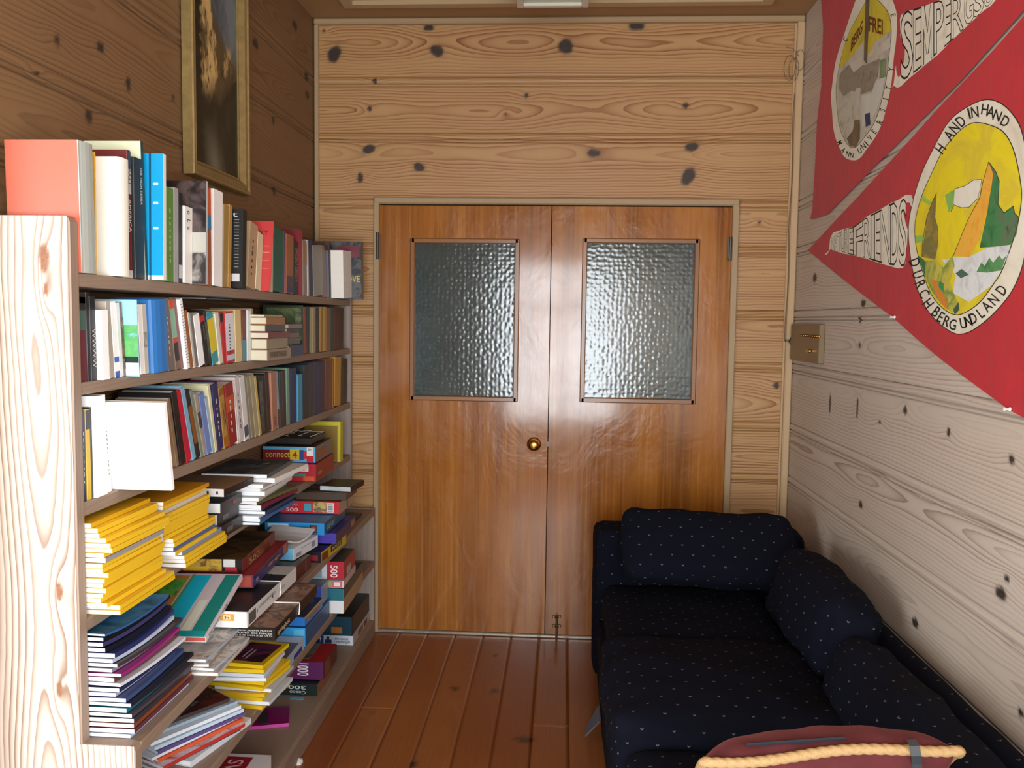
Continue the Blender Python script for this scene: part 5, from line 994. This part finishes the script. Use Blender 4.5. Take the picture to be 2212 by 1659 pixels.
p2 = poly('pennant', [(1745, 541), (1801, 480), (1845, 434), (1972, 295), (2018, 243), (2134, 121), (2212, 34), (2470, -255), (2470, 1095), (2212, 903), (2179, 885), (2134, 852), (2089, 819), (2037, 780), (1989, 740), (1929, 686), (1869, 641), (1808, 593)], .0075, .002, RED.m, None)
tag(p2, 'lower red felt pennant lettered FRIENDS with a yellow mountain emblem', 'pennant')
Z3 = (3.0725, 1950, 200)
out2 = [(560, 38), (450, 80), (310, 175), (215, 350), (120, 540), (60, 750), (35, 900), (50, 1080), (85, 1270), (145, 1420), (225, 1520), (320, 1590), (375, 1608), (450, 1590), (560, 1510), (660, 1410), (740, 1300), (800, 1150), (835, 950), (845, 700), (835, 480), (795, 250), (740, 150), (660, 70)]
in2 = [(500, 192), (420, 215), (340, 290), (260, 390), (200, 520), (130, 670), (85, 830), (78, 940), (95, 1060), (130, 1180), (180, 1330), (240, 1410), (310, 1465), (365, 1480), (430, 1455), (520, 1390), (600, 1275), (660, 1190), (720, 1020), (765, 880), (795, 690), (775, 540), (740, 380), (690, 280), (630, 230)]
out2, in2 = chk(out2), chk(in2)
e2 = poly('emblem', out2, .0096, .0006, CRM, p2, Z3); pline('emblem_outline', out2, .0100, .0012, INK, e2, Z3); 
pic(in2, ['d2bd10', 'dcc916', 'cbb52c', 'd8c520'], 0, Z3, e2, 5, 3); pline('emblem_outline', in2, .0108, .0011, INK, e2, Z3)
pic([(570, 460), (540, 560), (515, 700), (430, 850), (340, 1080), (440, 1090), (510, 970), (560, 780), (590, 620), (600, 540)], ['d8922a', 'e0a83a', 'c98424'], 2, Z3, e2)
pic([(570, 460), (620, 530), (640, 580), (630, 740), (670, 800), (735, 750), (740, 800), (772, 830), (755, 940), (715, 1010), (640, 1020), (510, 1030), (560, 800), (590, 620)], ['2a5a34', '3a7a44', '5a6a50', '1f4a2a'], 1, Z3, e2, 14, 6)
pic([(345, 640), (410, 620), (470, 580), (525, 575), (510, 690), (470, 740), (420, 770), (340, 750)], ['cfc8b0', 'ddd8c8', 'b5ae98'], 1, Z3, e2); pic([(280, 680), (345, 642), (330, 760), (305, 795)], ['6aa04a', '8ab45a'], 1, Z3, e2)
pic([(225, 665), (190, 740), (160, 830), (150, 920), (135, 1010), (130, 1090), (215, 1110), (235, 1000), (235, 900), (215, 830)], ['8a7a2c', '6f6a3a', '9a8034', '5a5a34'], 1, Z3, e2, 18, 8)
pic([(260, 1110), (360, 1090), (440, 1090), (560, 1030), (715, 1010), (700, 1090), (650, 1190), (590, 1280), (440, 1390), (330, 1330), (350, 1210)], ['c4c6c2', 'd6d8d4', 'aaaeb0'], 1, Z3, e2, 14, 4)
pic([(490, 1190), (520, 1130), (545, 1150), (575, 1095), (600, 1130), (640, 1080), (660, 1110), (690, 1080), (655, 1180), (560, 1195)], ['3a7a44', '5a8f54', '2a6038'], 2, Z3, e2, 20, 2)
pic([(215, 1110), (270, 1160), (330, 1080), (345, 1150), (310, 1260), (370, 1410), (330, 1462), (250, 1400), (180, 1300), (140, 1180), (150, 1120)], ['a8a03a', 'c0b44a', '6f8a3a', 'd0c05c'], 1, Z3, e2, 14, 9)
pic([(180, 1235), (230, 1250), (300, 1400), (290, 1440), (240, 1380)], ['d08a34', 'c87a2c'], 2, Z3, e2); pic([(240, 1250), (272, 1265), (272, 1330), (238, 1290)], ['2f7a44', '3a8a4c'], 2, Z3, e2); pic([(98, 1078), (150, 1120), (150, 1230), (125, 1150)], ['3a7044', '2a5a38'], 2, Z3, e2)
pic([(350, 1200), (390, 1170), (440, 1208), (385, 1232)], ['4a6a54', '3a5a48'], 2, Z3, e2); pic([(370, 1390), (375, 1440), (345, 1475), (335, 1440)], ['3f5f4a', '2f4f3a'], 2, Z3, e2); pic([(130, 680), (185, 725), (180, 750), (125, 715)], ['8ab43a', '9ac04a'], 1, Z3, e2); pic([(84, 950), (150, 945), (148, 985), (90, 1000)], ['7ab04a', '9ac45a'], 1, Z3, e2)
pline('emblem_outline', [(225, 665), (190, 740), (160, 830), (145, 910), (130, 1010), (128, 1090)], .0116, .0007, INK, e2, Z3, False); pline('emblem_outline', [(345, 640), (410, 620), (470, 580), (525, 575), (500, 700), (440, 760), (390, 765), (340, 745), (320, 790)], .0116, .0007, INK, e2, Z3, False)
pline('emblem_outline', [(570, 460), (620, 530), (640, 585), (632, 740), (672, 800), (735, 752), (742, 800), (772, 832)], .0118, .0007, INK, e2, Z3, False); pline('emblem_outline', [(570, 460), (530, 600), (510, 700), (430, 850), (335, 1085)], .0120, .0006, INK, e2, Z3, False)
arcl('HANDINHAND', [(250, 372, -52), (308, 283, -52), (343, 235, -48), (385, 190, -42), (440, 140, -14), (478, 130, -6), (545, 112, 8), (585, 128, 14), (628, 152, 20), (680, 190, 27)], 72, .0112, e2, Z3)
arcl('DURCHBERGUNDLAND', [(80, 1128, 68), (100, 1208, 70), (118, 1272, 64), (142, 1335, 58), (168, 1400, 52), (222, 1455, 38), (252, 1490, 30), (292, 1518, 20), (332, 1540, 10), (402, 1530, -8), (434, 1518, -14), (466, 1498, -22), (516, 1462, -36), (556, 1418, -44), (602, 1375, -48), (655, 1310, -54)], 72, .0112, e2, Z3)
Z4 = (3.318, 1700, 400)
poly('letter_band', [(310, 380), (330, 340), (420, 310), (480, 300), (570, 225), (650, 185), (740, 130), (800, 105), (850, 70), (890, 70), (905, 110), (895, 165), (880, 125), (850, 125), (835, 200), (850, 270), (865, 320), (860, 430), (850, 560), (830, 595), (790, 595), (700, 570), (620, 545), (560, 525), (460, 500), (400, 490), (310, 460), (285, 500), (270, 495), (300, 470)], .0096, .0006, CRM, p2, Z4)
band_letters('NATUREFRIENDS', [318, 340, 362, 386, 412, 440, 474, 545, 600, 628, 668, 742, 800, 858], [(310, 380), (420, 315), (480, 300), (570, 228), (650, 188), (740, 134), (870, 80)], [(310, 460), (460, 498), (560, 522), (700, 566), (860, 590)], .0104, p2, Z4)
for lab, x, y in (('white push pin in the right wall by the ceiling corner', 1733, 14), ('white push pin at the lower edge of the lower pennant', 2183, 884), ('pale push pin under the FRIENDS lettering of the lower pennant', 1934, 685)):
    q = wp(x, y, .012); mb = MB(); mb.lathe([(.0012, -.012), (.0012, .0), (.0052, .001), (.0045, .003), (.0026, .005), (.0028, .011), (.0045, .013), (.0045, .015)], lambda a, b, h_: (q[0]-h_, q[1]+a, q[2]+b), 12); tag(fixn(mb.build('push_pin', flat('e6e2dc', .3), smooth=False)), lab, 'push pin')
# ------------------------------------------------------------------ painting on the left wall
GOLD = N('worn_gilt'); gv = GOLD.obj(); GOLD.set(Base_Color=GOLD.mix(GOLD.noise(gv, 40, 4), lin('a58d58'), lin('75603a')), Roughness=.45, Metallic=.35)
fy0, fy1, fz0, fz1 = 2.555, 3.025, 1.932, 2.655; XC = XL+.012
pa = empty('painting', (XL+.02, (fy0+fy1)/2, fz0)); tag(pa, 'mountain landscape painting in a gilt frame hanging on the left wall', 'painting')
def ring_frame(prof, name, mat):
    mb = MB(); vs = []; m = len(prof)
    for cy, cz in ((0, 0), (1, 0), (1, 1), (0, 1)):
        for w, d in prof: vs.append((XL+d, (fy0+w if cy == 0 else fy1-w), (fz0+w if cz == 0 else fz1-w)))
    fs = [(c*m+k, c*m+(k+1) % m, ((c+1) % 4)*m+(k+1) % m, ((c+1) % 4)*m+k) for c in range(4) for k in range(m)]
    mb.add(vs, fs); return fixn(mb.build(name, mat, pa))
ring_frame([(0, .005), (0, .036), (.003, .040), (.012, .040), (.016, .035), (.022, .033), (.028, .036), (.033, .034), (.048, .018), (.052, .018), (.052, .005)], 'gilt_frame', GOLD.m)
def paint():
    nu, nv = 120, 180; u, v = np.meshgrid(np.linspace(0, 1, nu), np.linspace(0, 1, nv)); r = np.random.RandomState(4)
    def fb(fx, fy, sd):
        a = np.zeros_like(u); q = np.random.RandomState(sd)
        for k in range(5):
            f = 2**k; p = q.rand(6)*6.28; a += (np.sin(u*fx*f+p[0]+1.7*np.sin(v*fy*f*.7+p[1])) * np.sin(v*fy*f+p[2]+1.3*np.sin(u*fx*f*.6+p[3])))/(k+1.2)
        return a/1.4
    L = lambda c: np.array(lin(c)); col = np.zeros((nv, nu, 3)); sm = lambda a, b, x: np.clip((x-a)/(b-a), 0, 1)
    def lay(m, c): m = np.clip(m, 0, 1)[..., None]; return col*(1-m) + m*c
    f1, f2, f3 = fb(5, 4, 1), fb(12, 9, 2), fb(24, 18, 3)
    col = lay(np.ones_like(u), L('3f4a52')); col = lay(sm(.0, .9, f1+.3), L('6f7a80'))
    edge = .60+.22*np.exp(-((u-.42)/.26)**2)+.08*f1; rock = sm(.04, -.04, v-edge-.16*(u < .42))*sm(.30, .36, v)
    col = lay(rock, L('55462c')); col = lay(rock*sm(-.1, .5, f2+.25*f3+.9*np.exp(-((u-.34-.12*(v-.6))/.16)**2)-.35), L('cfae70')); col = lay(rock*sm(.2, .8, f3-.2), L('2c2418'))
    col = lay(sm(.05, -.05, v-.40-.18*np.clip(u-.55, 0, 1)*2-.05*f2), L('161a12')); col = lay(sm(.1, .9, f2+.2)*sm(.5, .3, v)*.6, L('34382a'))
    mist = np.exp(-((u-.42-.5*(.12-v))/.14)**2)*sm(.26, .05, v); col = lay(mist*.8, L('74705f'))
    saw = .15+.10*(1-v)*.6+.05*np.abs(((v*15) % 1)-.5)*2+.03*f3; col = lay(sm(.02, -.02, u-saw), L('0f130d')); col = lay(sm(.02, -.02, u-saw)*sm(.2, .9, f3), L('232a1c'))
    P = np.stack([np.full(u.size, XC), (fy0+.048+u*(fy1-fy0-.096)).ravel(), (fz0+.048+v*(fz1-fz0-.096)).ravel()], 1); idx = np.arange(nu*nv).reshape(nv, nu)
    q = np.stack([idx[:-1, :-1], idx[:-1, 1:], idx[1:, 1:], idx[1:, :-1]], -1).reshape(-1, 4)
    mb = MB(); mb.v = [tuple(p) for p in P]; mb.f = [tuple(map(int, k)) for k in q]
    n = N('oil_paint'); n.l(n.new('ShaderNodeAttribute', attribute_name='pigment').outputs['Color'], n.b.inputs['Base Color']); n.set(Roughness=.45)
    o = mb.build('canvas', n.m, pa); at = o.data.attributes.new('pigment', 'FLOAT_COLOR', 'POINT'); at.data.foreach_set('color', np.concatenate([col.reshape(-1, 3), np.ones((nu*nv, 1))], 1).ravel().astype(np.float32))
paint()
# ------------------------------------------------------------------ camera, light, view
cam = bpy.data.cameras.new('camera'); co = bpy.data.objects.new('camera', cam); C.objects.link(co)
Rm = MC.T @ np.diag([1, -1, -1]); co.matrix_world = Matrix([[*Rm[0], 0], [*Rm[1], 0], [*Rm[2], CAMH], [0, 0, 0, 1]])
cam.sensor_fit = 'HORIZONTAL'; cam.sensor_width = 36; cam.lens = F_/W_*36; cam.clip_start = .02
bpy.context.scene.camera = co
def area(name, loc, tgt, sx, sy, power, col):
    l = bpy.data.lights.new(name, 'AREA'); l.shape = 'RECTANGLE'; l.size = sx; l.size_y = sy; l.energy = power; l.color = col
    o = bpy.data.objects.new(name, l); C.objects.link(o); o.location = loc
    o.rotation_euler = (Vector(tgt)-Vector(loc)).to_track_quat('-Z', 'Y').to_euler(); return o
area('daylight', ((WX0+WX1)/2, YR-.14, (WZ0+WZ1)/2), ((WX0+WX1)/2, 3, (WZ0+WZ1)/2), WX1-WX0, WZ1-WZ0, 100, (.90, .96, 1))
area('added_light_left', ((UX0+UX1)/2, YR-.14, (UZ0+UZ1)/2), (-2.2, 3, (UZ0+UZ1)/2), UX1-UX0, UZ1-UZ0, 130, (.90, .96, 1))  # lamp of the extra rear opening, added to light post and books
area('daylight_side', (XS-.14, (VY0+VY1)/2, (VZ0+VZ1)/2), (0, (VY0+VY1)/2, (VZ0+VZ1)/2), VY1-VY0, VZ1-VZ0, 110, (.90, .96, 1))
area('added_light_right', (XR+.14, (QY0+QY1)/2, (QZ0+QZ1)/2), (0, (QY0+QY1)/2, (QZ0+QZ1)/2), QY1-QY0, QZ1-QZ0, 85, (.90, .96, 1))  # lamp added to brighten the faces turned to the right wall
w = bpy.data.worlds.new('sky'); bpy.context.scene.world = w; w.use_nodes = True
w.node_tree.nodes['Background'].inputs[0].default_value = (.75, .87, 1, 1); w.node_tree.nodes['Background'].inputs[1].default_value = 1.0
vs = bpy.context.scene.view_settings; vs.view_transform = 'Standard'; vs.look = 'None'; vs.gamma = 1; vs.use_curve_mapping = False; vs.exposure = .25
